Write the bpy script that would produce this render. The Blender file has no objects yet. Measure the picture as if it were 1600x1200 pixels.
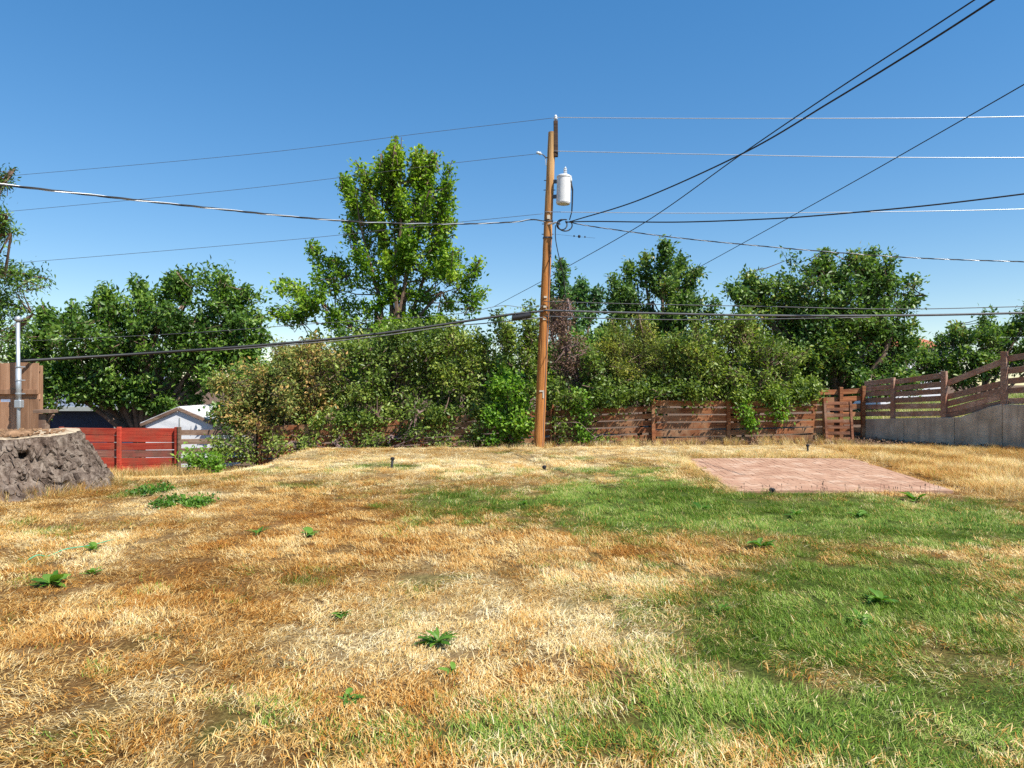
import bpy, math, random
import numpy as np
from mathutils import Vector, Matrix, noise as mnoise

# ------------------------------------------------------------------ camera, sky, sun, exposure
scene = bpy.context.scene
COL = scene.collection
F = 1067.0                       # focal length in pixels of the 1600 wide frame
EYE = 1.6

cam_d = bpy.data.cameras.new('camera')
cam_d.sensor_width = 36.0
cam_d.lens = 36.0 * F / 1600.0
cam_d.clip_start = 0.05
cam_d.clip_end = 2000.0
cam = bpy.data.objects.new('camera', cam_d)
cam.location = (0, 0, EYE)
cam.rotation_euler = (math.radians(90), 0, 0)
COL.objects.link(cam)
scene.camera = cam

SUN_DIR = Vector((0.72, -0.56, 0.0)).normalized()
SUN_EL = math.radians(53)
sun_vec = Vector((SUN_DIR.x * math.cos(SUN_EL), SUN_DIR.y * math.cos(SUN_EL), math.sin(SUN_EL)))

world = bpy.data.worlds.new('World')
scene.world = world
world.use_nodes = True
wn = world.node_tree
wn.nodes.clear()
sky = wn.nodes.new('ShaderNodeTexSky')
sky.sky_type = 'NISHITA'
sky.sun_disc = False
sky.sun_elevation = SUN_EL
sky.sun_rotation = math.atan2(SUN_DIR.x, SUN_DIR.y)
sky.altitude = 300
sky.air_density = 1.0
sky.dust_density = 0.0
sky.ozone_density = 2.0
bg = wn.nodes.new('ShaderNodeBackground')
bg.inputs['Strength'].default_value = 0.15
wo = wn.nodes.new('ShaderNodeOutputWorld')
sat = wn.nodes.new('ShaderNodeHueSaturation')        # the photograph's vivid rendering of the whole sky
sat.inputs['Saturation'].default_value = 1.62
sat.inputs['Hue'].default_value = 0.503
gam = wn.nodes.new('ShaderNodeGamma')
gam.inputs['Gamma'].default_value = 0.69
wn.links.new(sky.outputs[0], gam.inputs['Color'])
wn.links.new(gam.outputs[0], sat.inputs['Color'])
wn.links.new(sat.outputs[0], bg.inputs['Color'])
wn.links.new(bg.outputs[0], wo.inputs['Surface'])

sun_d = bpy.data.lights.new('sun', 'SUN')
sun_d.energy = 4.7
sun_d.angle = math.radians(0.5)
sun_d.color = (1.0, 0.95, 0.87)
sun = bpy.data.objects.new('sun', sun_d)
sun.rotation_euler = sun_vec.to_track_quat('Z', 'Y').to_euler()
sun.location = (12, -10, 20)
COL.objects.link(sun)

scene.view_settings.view_transform = 'Standard'
scene.view_settings.look = 'None'
scene.view_settings.exposure = 0.80
scene.view_settings.gamma = 1.0
scene.view_settings.use_curve_mapping = False
scene.cycles.max_bounces = 5
scene.cycles.diffuse_bounces = 2
scene.cycles.glossy_bounces = 2
scene.cycles.transmission_bounces = 2
scene.cycles.use_denoising = False
scene.cycles.sample_clamp_indirect = 4.0

R = random.Random(7)
G = np.random.default_rng(11)

# ------------------------------------------------------------------ helpers
def at(px, py, Y):
    """a point of the place at depth Y metres that the photograph shows at (px, py)"""
    return Vector(((px - 800) / F * Y, Y, EYE - (py - 600) / F * Y))

def link(o, parent=None):
    COL.objects.link(o)
    if parent is not None:
        o.parent = parent
    return o

def tag(o, label=None, cat=None, group=None, kind=None):
    if label: o['label'] = label
    if cat: o['category'] = cat
    if group: o['group'] = group
    if kind: o['kind'] = kind
    return o

def empty(name, loc=(0, 0, 0), rz=0.0):
    o = bpy.data.objects.new(name, None)
    o.location = loc
    o.rotation_euler = (0, 0, rz)
    o.empty_display_size = 0.2
    return link(o)

class MB:
    """collects faces into one mesh"""
    def __init__(self):
        self.v = []; self.f = []
    def box(self, c, s, rot=None):
        M = rot.to_3x3() if rot is not None else Matrix.Identity(3)
        c = Vector(c); b = len(self.v)
        for z in (-.5, .5):
            for x, y in ((-.5, -.5), (.5, -.5), (.5, .5), (-.5, .5)):
                self.v.append(tuple(c + M @ Vector((x * s[0], y * s[1], z * s[2]))))
        for q in ((0, 3, 2, 1), (4, 5, 6, 7), (0, 1, 5, 4), (1, 2, 6, 5), (2, 3, 7, 6), (3, 0, 4, 7)):
            self.f.append(tuple(b + i for i in q))
        return self
    def plank(self, a, b, h, t, up=Vector((0, 0, 1)), tilt=0.0):
        """board between two end points, h tall, t thick"""
        a = Vector(a); b = Vector(b)
        x = (b - a); L = x.length; x.normalize()
        y = up.cross(x); y.normalize()
        z = x.cross(y)
        M = Matrix((x, y, z)).transposed()
        if tilt:
            M = M @ Matrix.Rotation(tilt, 3, 'X')
        return self.box((a + b) / 2, (L, t, h), M)
    def tube(self, pts, rad, n=8, cap=True):
        pts = [Vector(p) for p in pts]
        if not hasattr(rad, '__len__'):
            rad = [rad] * len(pts)
        b0 = len(self.v)
        prev = None
        for i, p in enumerate(pts):
            d = (pts[min(i + 1, len(pts) - 1)] - pts[max(i - 1, 0)])
            if d.length < 1e-9: d = Vector((0, 0, 1))
            d.normalize()
            if prev is None:
                a = Vector((0, 1, 0)) if abs(d.y) < .9 else Vector((1, 0, 0))
                u = d.cross(a).normalized()
            else:
                u = (prev - d * prev.dot(d))
                u = u.normalized() if u.length > 1e-6 else d.orthogonal().normalized()
            prev = u
            w = d.cross(u)
            for k in range(n):
                t = 2 * math.pi * k / n
                self.v.append(tuple(p + (u * math.cos(t) + w * math.sin(t)) * rad[i]))
        for i in range(len(pts) - 1):
            for k in range(n):
                k2 = (k + 1) % n
                self.f.append((b0 + i * n + k, b0 + i * n + k2, b0 + (i + 1) * n + k2, b0 + (i + 1) * n + k))
        if cap:
            self.f.append(tuple(b0 + k for k in reversed(range(n))))
            self.f.append(tuple(b0 + (len(pts) - 1) * n + k for k in range(n)))
        return self
    def lathe(self, c, prof, n=24, axis=None):
        """profile of (radius, height) about an upright axis"""
        c = Vector(c); b = len(self.v); m = len(prof)
        M = axis if axis is not None else Matrix.Identity(3)
        for (r, z) in prof:
            for k in range(n):
                t = 2 * math.pi * k / n
                self.v.append(tuple(c + M @ Vector((r * math.cos(t), r * math.sin(t), z))))
        for i in range(m - 1):
            for k in range(n):
                k2 = (k + 1) % n
                self.f.append((b + i * n + k, b + i * n + k2, b + (i + 1) * n + k2, b + (i + 1) * n + k))
        self.f.append(tuple(b + k for k in reversed(range(n))))
        self.f.append(tuple(b + (m - 1) * n + k for k in range(n)))
        return self
    def poly(self, pts):
        b = len(self.v)
        self.v += [tuple(p) for p in pts]
        self.f.append(tuple(range(b, b + len(pts))))
        return self
    def prism(self, front, off):
        """polygon extruded by a vector"""
        b = len(self.v); n = len(front); off = Vector(off)
        self.v += [tuple(p) for p in front]
        self.v += [tuple(Vector(p) + off) for p in front]
        self.f.append(tuple(range(b, b + n)))
        self.f.append(tuple(b + n + k for k in reversed(range(n))))
        for k in range(n):
            k2 = (k + 1) % n
            self.f.append((b + k2, b + k, b + n + k, b + n + k2))
        return self
    def build(self, name, mat, parent=None, smooth=False, bevel=0.0):
        me = bpy.data.meshes.new(name)
        me.from_pydata(self.v, [], self.f)
        me.materials.append(mat)
        if smooth:
            me.polygons.foreach_set('use_smooth', [True] * len(me.polygons))
        me.update()
        o = link(bpy.data.objects.new(name, me), parent)
        if bevel:
            m = o.modifiers.new('bevel', 'BEVEL'); m.width = bevel; m.segments = 1
            m.limit_method = 'ANGLE'
        return o

def np_mesh(name, V, T, mat, parent=None, attrs=None, smooth=False):
    """triangle mesh from numpy arrays"""
    me = bpy.data.meshes.new(name)
    me.vertices.add(len(V)); me.vertices.foreach_set('co', V.astype(np.float32).ravel())
    k = T.shape[1]
    me.loops.add(T.size); me.loops.foreach_set('vertex_index', T.astype(np.int32).ravel())
    me.polygons.add(len(T))
    me.polygons.foreach_set('loop_start', np.arange(0, T.size, k, dtype=np.int32))
    if attrs:
        for an, av in attrs.items():
            a = me.attributes.new(an, 'FLOAT', 'POINT')
            a.data.foreach_set('value', av.astype(np.float32))
    me.update(calc_edges=True)
    if smooth:
        me.polygons.foreach_set('use_smooth', [True] * len(me.polygons))
    me.materials.append(mat)
    return link(bpy.data.objects.new(name, me), parent)

def vnoise(x, y, seed=0):
    """smooth 2-d value noise, -1..1"""
    x = np.asarray(x, float); y = np.asarray(y, float)
    xi = np.floor(x); yi = np.floor(y); fx = x - xi; fy = y - yi
    fx = fx * fx * (3 - 2 * fx); fy = fy * fy * (3 - 2 * fy)
    def h(a, b):
        t = np.sin(a * 127.1 + b * 311.7 + seed * 74.7) * 43758.5453
        return (t - np.floor(t)) * 2 - 1
    return ((h(xi, yi) * (1 - fx) + h(xi + 1, yi) * fx) * (1 - fy)
            + (h(xi, yi + 1) * (1 - fx) + h(xi + 1, yi + 1) * fx) * fy)

def fbm(x, y, seed=0, o=4):
    s = 0; a = 1; t = 0
    for k in range(o):
        s = s + a * vnoise(x * 2 ** k, y * 2 ** k, seed + k * 13); t += a; a *= .5
    return s / t

def sstep(a, b, x):
    t = np.clip((x - a) / (b - a), 0, 1)
    return t * t * (3 - 2 * t)

# ------------------------------------------------------------------ materials
def new_mat(name):
    m = bpy.data.materials.new(name); m.use_nodes = True
    nt = m.node_tree; nt.nodes.clear()
    out = nt.nodes.new('ShaderNodeOutputMaterial')
    return m, nt, out

def nd(nt, t, **kw):
    n = nt.nodes.new(t)
    for k, v in kw.items():
        setattr(n, k, v)
    return n

def ramp(nt, src, stops, interp='LINEAR'):
    r = nd(nt, 'ShaderNodeValToRGB'); r.color_ramp.interpolation = interp
    e = r.color_ramp.elements
    while len(e) < len(stops): e.new(0.5)
    for k, (p, c) in enumerate(stops):
        e[k].position = p; e[k].color = (*c, 1) if len(c) == 3 else c
    nt.links.new(src, r.inputs['Fac'])
    return r.outputs['Color']

def mathn(nt, op, a, b=None, c=None, clamp=False):
    n = nd(nt, 'ShaderNodeMath', operation=op, use_clamp=clamp)
    for i, s in enumerate((a, b, c)):
        if s is None: continue
        if isinstance(s, (int, float)): n.inputs[i].default_value = s
        else: nt.links.new(s, n.inputs[i])
    return n.outputs[0]

def mixc(nt, fac, a, b, mode='MIX'):
    n = nd(nt, 'ShaderNodeMix', data_type='RGBA', blend_type=mode)
    for k, s in (('Factor', fac), ('A', a), ('B', b)):
        i = [q for q in n.inputs if q.name == k and q.type == ('VALUE' if k == 'Factor' else 'RGBA')][0]
        if isinstance(s, (int, float)): i.default_value = s
        elif isinstance(s, tuple): i.default_value = (*s, 1)
        else: nt.links.new(s, i)
    return [q for q in n.outputs if q.type == 'RGBA'][0]

def attr(nt, name, typ='GEOMETRY'):
    n = nd(nt, 'ShaderNodeAttribute', attribute_name=name, attribute_type=typ)
    return n.outputs['Fac']

def noise_tex(nt, scale, detail=4, rough=.55, vec=None, dist=0.0):
    n = nd(nt, 'ShaderNodeTexNoise')
    n.inputs['Scale'].default_value = scale; n.inputs['Detail'].default_value = detail
    n.inputs['Roughness'].default_value = rough; n.inputs['Distortion'].default_value = dist
    if vec is not None: nt.links.new(vec, n.inputs['Vector'])
    return n.outputs['Fac']

def coords(nt, kind='Object', scale=None):
    if kind == 'World':
        v = nd(nt, 'ShaderNodeNewGeometry').outputs['Position']
    else:
        v = nd(nt, 'ShaderNodeTexCoord').outputs[kind]
    if scale:
        m = nd(nt, 'ShaderNodeMapping'); m.inputs['Scale'].default_value = scale
        nt.links.new(v, m.inputs['Vector']); v = m.outputs['Vector']
    return v

def finish(nt, out, col, rough=.8, spec=.3, bump=None, bstr=.5, bdist=.01, metal=0.0):
    p = nd(nt, 'ShaderNodeBsdfPrincipled')
    if isinstance(col, tuple): p.inputs['Base Color'].default_value = (*col, 1)
    else: nt.links.new(col, p.inputs['Base Color'])
    if isinstance(rough, (int, float)): p.inputs['Roughness'].default_value = rough
    else: nt.links.new(rough, p.inputs['Roughness'])
    p.inputs['Specular IOR Level'].default_value = spec
    p.inputs['Metallic'].default_value = metal
    if bump is not None:
        b = nd(nt, 'ShaderNodeBump'); b.inputs['Strength'].default_value = bstr
        b.inputs['Distance'].default_value = bdist
        nt.links.new(bump, b.inputs['Height']); nt.links.new(b.outputs[0], p.inputs['Normal'])
    nt.links.new(p.outputs[0], out.inputs['Surface'])
    return p

def plain(name, col, rough=.6, spec=.4, metal=0.0, var=.25, scale=6.0, bstr=.15):
    m, nt, out = new_mat(name)
    v = coords(nt, 'World')
    n = noise_tex(nt, scale, 5, .6, v)
    c = ramp(nt, n, [(.25, tuple(x * (1 - var) for x in col)), (.75, tuple(min(1, x * (1 + var)) for x in col))])
    n2 = noise_tex(nt, scale * 9, 3, .6, v)
    finish(nt, out, c, rough, spec, n2, bstr, .004, metal)
    return m

def wood(name, dark, mid, light, stretch=(1.2, 14, 22), stain=None, rough=.85, piece=True):
    """sawn boards: grain along the board, tone differing board to board"""
    m, nt, out = new_mat(name)
    v = coords(nt, 'World', stretch)
    n = noise_tex(nt, 1.0, 6, .62, v, .4)
    c = ramp(nt, n, [(.28, dark), (.5, mid), (.74, light)])
    rnd = nd(nt, 'ShaderNodeObjectInfo').outputs['Random']
    tone = mathn(nt, 'MULTIPLY_ADD', rnd, .55, .72)
    cc = nd(nt, 'ShaderNodeVectorMath', operation='SCALE')
    nt.links.new(c, cc.inputs[0]); nt.links.new(tone, cc.inputs['Scale'])
    c = cc.outputs[0]
    if stain:
        w = noise_tex(nt, 2.3, 5, .65, coords(nt, 'World'))
        f = ramp(nt, w, [(.46, (0, 0, 0)), (.68, (1, 1, 1))])
        c = mixc(nt, f, c, stain)
    fine = noise_tex(nt, 3.0, 5, .7, coords(nt, 'World', tuple(s * 2 for s in stretch)))
    finish(nt, out, c, rough, .25, fine, .6, .006)
    return m

def leaf_mat(name, stops, trans=.35, rough=.42, spec=.35):
    m, nt, out = new_mat(name)
    r = mathn(nt, 'ADD', mathn(nt, 'MULTIPLY', attr(nt, 'rnd'), .55), mathn(nt, 'MULTIPLY', attr(nt, 'tint'), .45))
    c = ramp(nt, r, stops)
    p = nd(nt, 'ShaderNodeBsdfPrincipled')
    nt.links.new(c, p.inputs['Base Color'])
    p.inputs['Roughness'].default_value = rough
    p.inputs['Specular IOR Level'].default_value = spec
    t = nd(nt, 'ShaderNodeBsdfTranslucent')
    tc = mixc(nt, 1.0, c, (1.0, 1.15, .45), 'MULTIPLY')
    nt.links.new(tc, t.inputs['Color'])
    mx = nd(nt, 'ShaderNodeMixShader'); mx.inputs[0].default_value = trans
    nt.links.new(p.outputs[0], mx.inputs[1]); nt.links.new(t.outputs[0], mx.inputs[2])
    nt.links.new(mx.outputs[0], out.inputs['Surface'])
    return m

M = {}
M['bark'] = plain('bark', (.10, .075, .055), .9, .1, var=.5, scale=9, bstr=.8)
M['twig'] = plain('twig', (.17, .115, .085), .9, .1, var=.4, scale=6)
M['dead'] = plain('dead_twig', (.20, .135, .12), .9, .1, var=.4, scale=6)
M['leaf_dark'] = leaf_mat('leaf_dark', [(.1, (0.040, 0.090, 0.019)), (.5, (0.099, 0.195, 0.030)), (.9, (0.252, 0.375, 0.060))])
M['leaf_bright'] = leaf_mat('leaf_bright', [(.1, (0.085, 0.175, 0.014)), (.5, (0.202, 0.350, 0.029)), (.9, (0.419, 0.532, 0.060))], .42)
M['leaf_hedge'] = leaf_mat('leaf_hedge', [(.08, (0.061, 0.112, 0.024)), (.5, (0.175, 0.255, 0.043)), (.85, (0.385, 0.450, 0.095)), (1, (0.600, 0.540, 0.176))])
M['leaf_right'] = leaf_mat('leaf_right', [(.1, (0.045, 0.099, 0.030)), (.5, (0.108, 0.200, 0.041)), (.85, (0.270, 0.368, 0.081)), (1, (0.540, 0.352, 0.108))])
M['leaf_vine'] = leaf_mat('leaf_vine', [(.1, (0.090, 0.188, 0.018)), (.5, (0.195, 0.375, 0.036)), (.9, (0.375, 0.525, 0.084))], .42)
M['leaf_rust'] = leaf_mat('leaf_rust', [(.05, (.10, .15, .035)), (.42, (.22, .27, .07)), (.6, (.36, .33, .10)), (.72, (.50, .32, .10)), (1, (.58, .34, .15))], .3, .6, .15)
M['leaf_olive'] = leaf_mat('leaf_olive', [(.1, (0.090, 0.140, 0.036)), (.5, (0.225, 0.280, 0.060)), (.8, (0.420, 0.420, 0.072)), (1, (0.600, 0.504, 0.096))], .35, .55, .2)
M['leaf_blue'] = leaf_mat('leaf_blue', [(.1, (0.048, 0.112, 0.046)), (.5, (0.112, 0.225, 0.078)), (.9, (0.240, 0.390, 0.130))], .35)
M['leaf_brown'] = leaf_mat('leaf_brown', [(.1, (0.112, 0.068, 0.052)), (.5, (0.224, 0.135, 0.098)), (.9, (0.378, 0.243, 0.156))], .2, .7, .1)
M['weed'] = leaf_mat('weed', [(.1, (.03, .09, .008)), (.5, (.075, .19, .018)), (1, (.20, .34, .05))], .35)
#'weed', [(.1, (0.036, 0.099, 0.015)), (.6, (0.084, 0.187, 0.030)), (1, (0.168, 0.286, 0.050))], .3)

# ------------------------------------------------------------------ ground
def height(X, Y):
    X = np.asarray(X, float); Y = np.asarray(Y, float)
    left = 1 - sstep(-6.6, -4.6, X + .25 * vnoise(Y * .5, X * 0 + 3, 5))
    h = -0.128 * np.clip(Y - 11.3, 0, 8.5) * left
    back = sstep(16.2, 19.0, Y) * (1 - left)
    drop = np.interp(X, [-6, -3, 0, 1.0, 4, 9], [-.95, -.55, -.28, -.16, -.03, .02])
    h = h + back * drop
    h = h - .6 * sstep(20.5, 27, Y) * (1 - sstep(4, 9, X))
    h = h + .03 * fbm(X * .6, Y * .6, 2) * sstep(3, 7, Y) * (1 - sstep(16, 19, Y))
    h = h + .05 * sstep(14.2, 16.0, Y) * (1 - sstep(16.3, 18, Y)) * (1 - left)
    return h

def hz(x, y):
    return float(height(x, y))

def blobs(px, py, L):
    s = 0
    for (cx, cy, rx, ry, a) in L:
        s = s + a * np.exp(-(((px - cx) / rx) ** 2 + ((py - cy) / ry) ** 2))
    return s

GREEN = [(1300, 800, 360, 34, 1.0), (900, 770, 170, 36, .75), (1060, 785, 120, 32, .85), (700, 785, 130, 40, .38),
         (1450, 980, 330, 150, 1.0), (1500, 1110, 280, 80, .7), (1250, 960, 160, 90, .5), (1020, 930, 180, 80, .38),
         (1150, 1110, 220, 60, .5), (250, 1140, 450, 50, .5), (700, 1150, 300, 45, .5), (1450, 840, 260, 25, .7), (900, 840, 150, 40, .3),
         (1480, 1190, 300, 70, .75), (1230, 850, 180, 13, -.3), (1250, 1070, 110, 28, -.4), (1480, 866, 140, 10, -.45), (1500, 1015, 70, 22, -.35),
         (1150, 880, 80, 20, -.25), (250, 768, 50, 12, .7), (75, 830, 60, 10, .45), (60, 910, 80, 14, .35),
         (600, 730, 60, 5, .6), (900, 735, 120, 7, .5), (470, 760, 60, 8, .45), (1480, 740, 160, 26, -1.2)]
RUST = [(480, 815, 190, 28, .8), (420, 920, 190, 45, .8), (640, 860, 80, 30, .5), (760, 1060, 200, 40, .6),
        (920, 860, 250, 30, .45), (150, 990, 170, 80, .55), (560, 1070, 160, 35, .5), (1120, 850, 200, 20, .45),
        (950, 1000, 150, 40, .4), (150, 815, 120, 10, .4), (1480, 735, 150, 25, .35), (1250, 1110, 120, 40, .35)]
PALE = [(650, 722, 380, 26, .9), (1150, 700, 300, 13, .9), (700, 930, 220, 60, .7), (250, 800, 120, 20, .6),
        (310, 772, 70, 8, 1.0), (1000, 980, 160, 60, .45), (580, 1010, 160, 40, .35), (130, 860, 150, 18, .55)]

PATIO = [Vector((3.25, 10.02, 0)), Vector((6.50, 10.06, 0)), Vector((7.22, 14.45, 0)), Vector((3.66, 14.47, 0))]
def in_patio(X, Y, m=0.0):
    ok = np.ones(np.shape(X), bool)
    for k in range(4):
        a = PATIO[k]; b = PATIO[(k + 1) % 4]
        ex, ey = b.x - a.x, b.y - a.y; L = math.hypot(ex, ey)
        ok &= ((ex * (Y - a.y) - ey * (X - a.x)) / L) > m
    return ok

def wall_side(X, Y):
    """positive on the high side of the retaining wall"""
    dx, dy = 1.95, -3.6; L = math.hypot(dx, dy)
    return -(dx * (Y - 19.4) - dy * (X - 9.9)) / L * -1.0

def masks(X, Y):
    Yc = np.maximum(Y, 1.0)
    py = 600 + F * EYE / Yc; px = 800 + F * X / Yc
    n1 = fbm(X * .9, Y * .9, 1); n2 = fbm(X * 2.4, Y * 2.4, 4); n3 = fbm(X * .7, Y * .7, 9)
    n4 = fbm(X * 7.5, Y * 5.5, 14, 3)
    g = blobs(px, py, GREEN) + .55 * n1 + .42 * n2 + .6 * n4 - .10
    g = .97 * sstep(-.05, 1.15, g)
    r = np.clip(blobs(px, py, RUST) + .5 * n2 + .35 * n3, 0, 1)
    p = np.clip(blobs(px, py, PALE) + .5 * fbm(X * 1.7, Y * 1.7, 21), 0, 1)
    g = g * (1 - sstep(15.5, 17, Y))
    dirt = sstep(17.6, 18.6, Y + .5 * n1)
    return g, r, p, dirt

def axis_steps(lo, hi, step, far, k=1.28):
    c = list(np.arange(lo, hi + step / 2, step))
    d = step; v = c[-1]
    while v < far:
        d *= k; v += d; c.append(v)
    d = step; v = c[0]
    pre = []
    while v > -far:
        d *= k; v -= d; pre.append(v)
    return np.array(pre[::-1] + c)

def ground_material():
    m, nt, out = new_mat('lawn_soil')
    pos = coords(nt, 'World')
    g = attr(nt, 'green'); r = attr(nt, 'rust'); p = attr(nt, 'pale'); d = attr(nt, 'dirt')
    nf = noise_tex(nt, 30, 6, .7, pos)
    nm = noise_tex(nt, 7, 5, .65, pos)
    dry = ramp(nt, mathn(nt, 'ADD', mathn(nt, 'MULTIPLY', nf, .7), mathn(nt, 'MULTIPLY', nm, .3)),
               [(.3, (.045, .022, .008)), (.5, (.14, .075, .025)), (.7, (.36, .24, .10))])
    rust = ramp(nt, nf, [(.3, (.08, .03, .008)), (.7, (.30, .13, .03))])
    c = mixc(nt, mathn(nt, 'MULTIPLY', r, .8), dry, rust)
    pale = ramp(nt, nf, [(.3, (.20, .13, .05)), (.65, (.55, .42, .22))])
    c = mixc(nt, mathn(nt, 'MULTIPLY', p, .8), c, pale)
    gr = ramp(nt, nf, [(.3, (.025, .04, .008)), (.7, (.10, .14, .025))])
    c = mixc(nt, g, c, gr)
    so = ramp(nt, nm, [(.3, (.07, .045, .03)), (.7, (.20, .13, .085))])
    c = mixc(nt, d, c, so)
    finish(nt, out, c, .95, .1, nf, .9, .03)
    return m

def grid_mesh(name, xs, ys, zf, mat, with_masks=True, keep=None):
    XX, YY = np.meshgrid(xs, ys)
    V = np.stack([XX.ravel(), YY.ravel(), zf(XX, YY).ravel()], 1)
    nx, ny = len(xs), len(ys)
    i = (np.arange(ny - 1)[:, None] * nx + np.arange(nx - 1)[None, :]).ravel()
    Q = np.stack([i, i + 1, i + nx + 1, i + nx], 1)
    at_ = None
    if with_masks:
        g, r, p, d = masks(XX.ravel(), YY.ravel())
        at_ = dict(green=g, rust=r, pale=p, dirt=d)
    return np_mesh(name, V, Q, mat, None, at_, True)

M['ground'] = ground_material()
ground = grid_mesh('ground', axis_steps(-18, 18, .16, 700), axis_steps(-4, 24, .14, 700), height, M['ground'])
tag(ground, 'sunburnt back yard ground under the lawn', kind='structure')

# ------------------------------------------------------------------ grass
def grass_mat(name, green_only=False):
    m, nt, out = new_mat(name)
    pos = coords(nt, 'World')
    rnd = attr(nt, 'rnd'); t = attr(nt, 'along')
    g = attr(nt, 'green', 'INSTANCER'); ru = attr(nt, 'rust', 'INSTANCER'); pa = attr(nt, 'pale', 'INSTANCER')
    tw = attr(nt, 'tone', 'INSTANCER')
    key = mathn(nt, 'ADD', mathn(nt, 'MULTIPLY', rnd, .52), mathn(nt, 'MULTIPLY', tw, .42))
    key = mathn(nt, 'ADD', key, mathn(nt, 'MULTIPLY', pa, .25))
    key = mathn(nt, 'SUBTRACT', key, mathn(nt, 'MULTIPLY', ru, .30), clamp=True)
    dry = ramp(nt, key, [(.0, (.24, .085, .010)), (.2, (.50, .215, .030)), (.42, (.66, .41, .12)), (.68, (.80, .62, .29)), (1, (.88, .79, .53))])
    gk = mathn(nt, 'ADD', mathn(nt, 'MULTIPLY', rnd, .6), mathn(nt, 'MULTIPLY', tw, .4))
    grn = ramp(nt, gk, [(0, (.04, .085, .009)), (.35, (.125, .235, .02)), (.7, (.24, .35, .045)), (1, (.46, .46, .15))])
    r2 = mathn(nt, 'FRACT', mathn(nt, 'MULTIPLY', rnd, 7.31))
    pick = mathn(nt, 'GREATER_THAN', mathn(nt, 'MULTIPLY', g, 1.06), r2)
    c = mixc(nt, pick, dry, grn)
    p = nd(nt, 'ShaderNodeBsdfPrincipled')
    nt.links.new(c, p.inputs['Base Color'])
    p.inputs['Roughness'].default_value = .55; p.inputs['Specular IOR Level'].default_value = .25
    tr = nd(nt, 'ShaderNodeBsdfTranslucent'); nt.links.new(c, tr.inputs['Color'])
    mx = nd(nt, 'ShaderNodeMixShader'); mx.inputs[0].default_value = .25
    nt.links.new(p.outputs[0], mx.inputs[1]); nt.links.new(tr.outputs[0], mx.inputs[2])
    nt.links.new(mx.outputs[0], out.inputs['Surface'])
    return m
M['grass'] = grass_mat('grass')

def tuft(name, n, rad, lmin, lmax, wid, lean_lo, lean_hi, curl, seed, stalk=0.0):
    """a handful of curved, tapering blades"""
    rg = np.random.default_rng(seed)
    V = []; T = []; RN = []; AL = []
    for b in range(n):
        a = rg.uniform(0, 2 * math.pi); r = rad * math.sqrt(rg.uniform())
        x0, y0 = r * math.cos(a), r * math.sin(a)
        L = rg.uniform(lmin, lmax); az = rg.normal(0, 1.15)
        lean = rg.uniform(lean_lo, lean_hi)
        w = wid * rg.uniform(.6, 1.25)
        d = np.array([math.cos(az), math.sin(az), 0.0])
        sd = np.array([-math.sin(az + rg.uniform(-.6, .6)), math.cos(az), rg.uniform(-.3, .3)])
        p = np.array([x0, y0, -.006 + rg.uniform(0, .012)])
        ang = lean; base = len(V); S = 3
        rv = rg.uniform()
        for s in range(S + 1):
            k = s / S
            ww = w * (1 - k) ** .6 * (.7 if s == 0 else 1)
            if s < S:
                V.append(p - sd * ww / 2); V.append(p + sd * ww / 2); RN += [rv, rv]; AL += [k, k]
            else:
                V.append(p.copy()); RN.append(rv); AL.append(1)
            st = L / S
            p = p + st * (d * math.sin(ang) + np.array([0, 0, 1]) * math.cos(ang))
            ang = ang + curl * rg.uniform(.2, 1.0) / S
            p[2] = max(p[2], .003 + .004 * rv)
        for s in range(S):
            i = base + 2 * s
            if s < S - 1:
                T.append((i, i + 1, i + 3)); T.append((i, i + 3, i + 2))
            else:
                T.append((i, i + 1, i + 2))
    V = np.array(V); T = np.array(T)
    o = np_mesh(name, V, T, M['grass'], None, dict(rnd=np.array(RN), along=np.array(AL)))
    COL.objects.unlink(o)
    return o

def tuft_set(name, specs):
    c = bpy.data.collections.new(name)
    for k, s in enumerate(specs):
        c.objects.link(tuft('%s_blades' % name, *s))
    return c

dry_set = tuft_set('dry_tuft', [(135, .14, .03, .068, .0047, .5, 1.4, 1.5, k) for k in range(4)]
                   + [(120, .13, .035, .08, .0045, .25, 1.2, 2.2, 10 + k) for k in range(4)])
green_set = tuft_set('green_tuft', [(165, .13, .03, .075, .0042, .15, 1.1, .9, 30 + k) for k in range(4)]
                     + [(150, .14, .03, .062, .0046, .5, 1.4, .7, 40 + k) for k in range(3)])
tall_set = tuft_set('tall_tuft', [(34, .10, .14, .34, .0055, .05, .55, .9, 60 + k) for k in range(3)])

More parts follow.
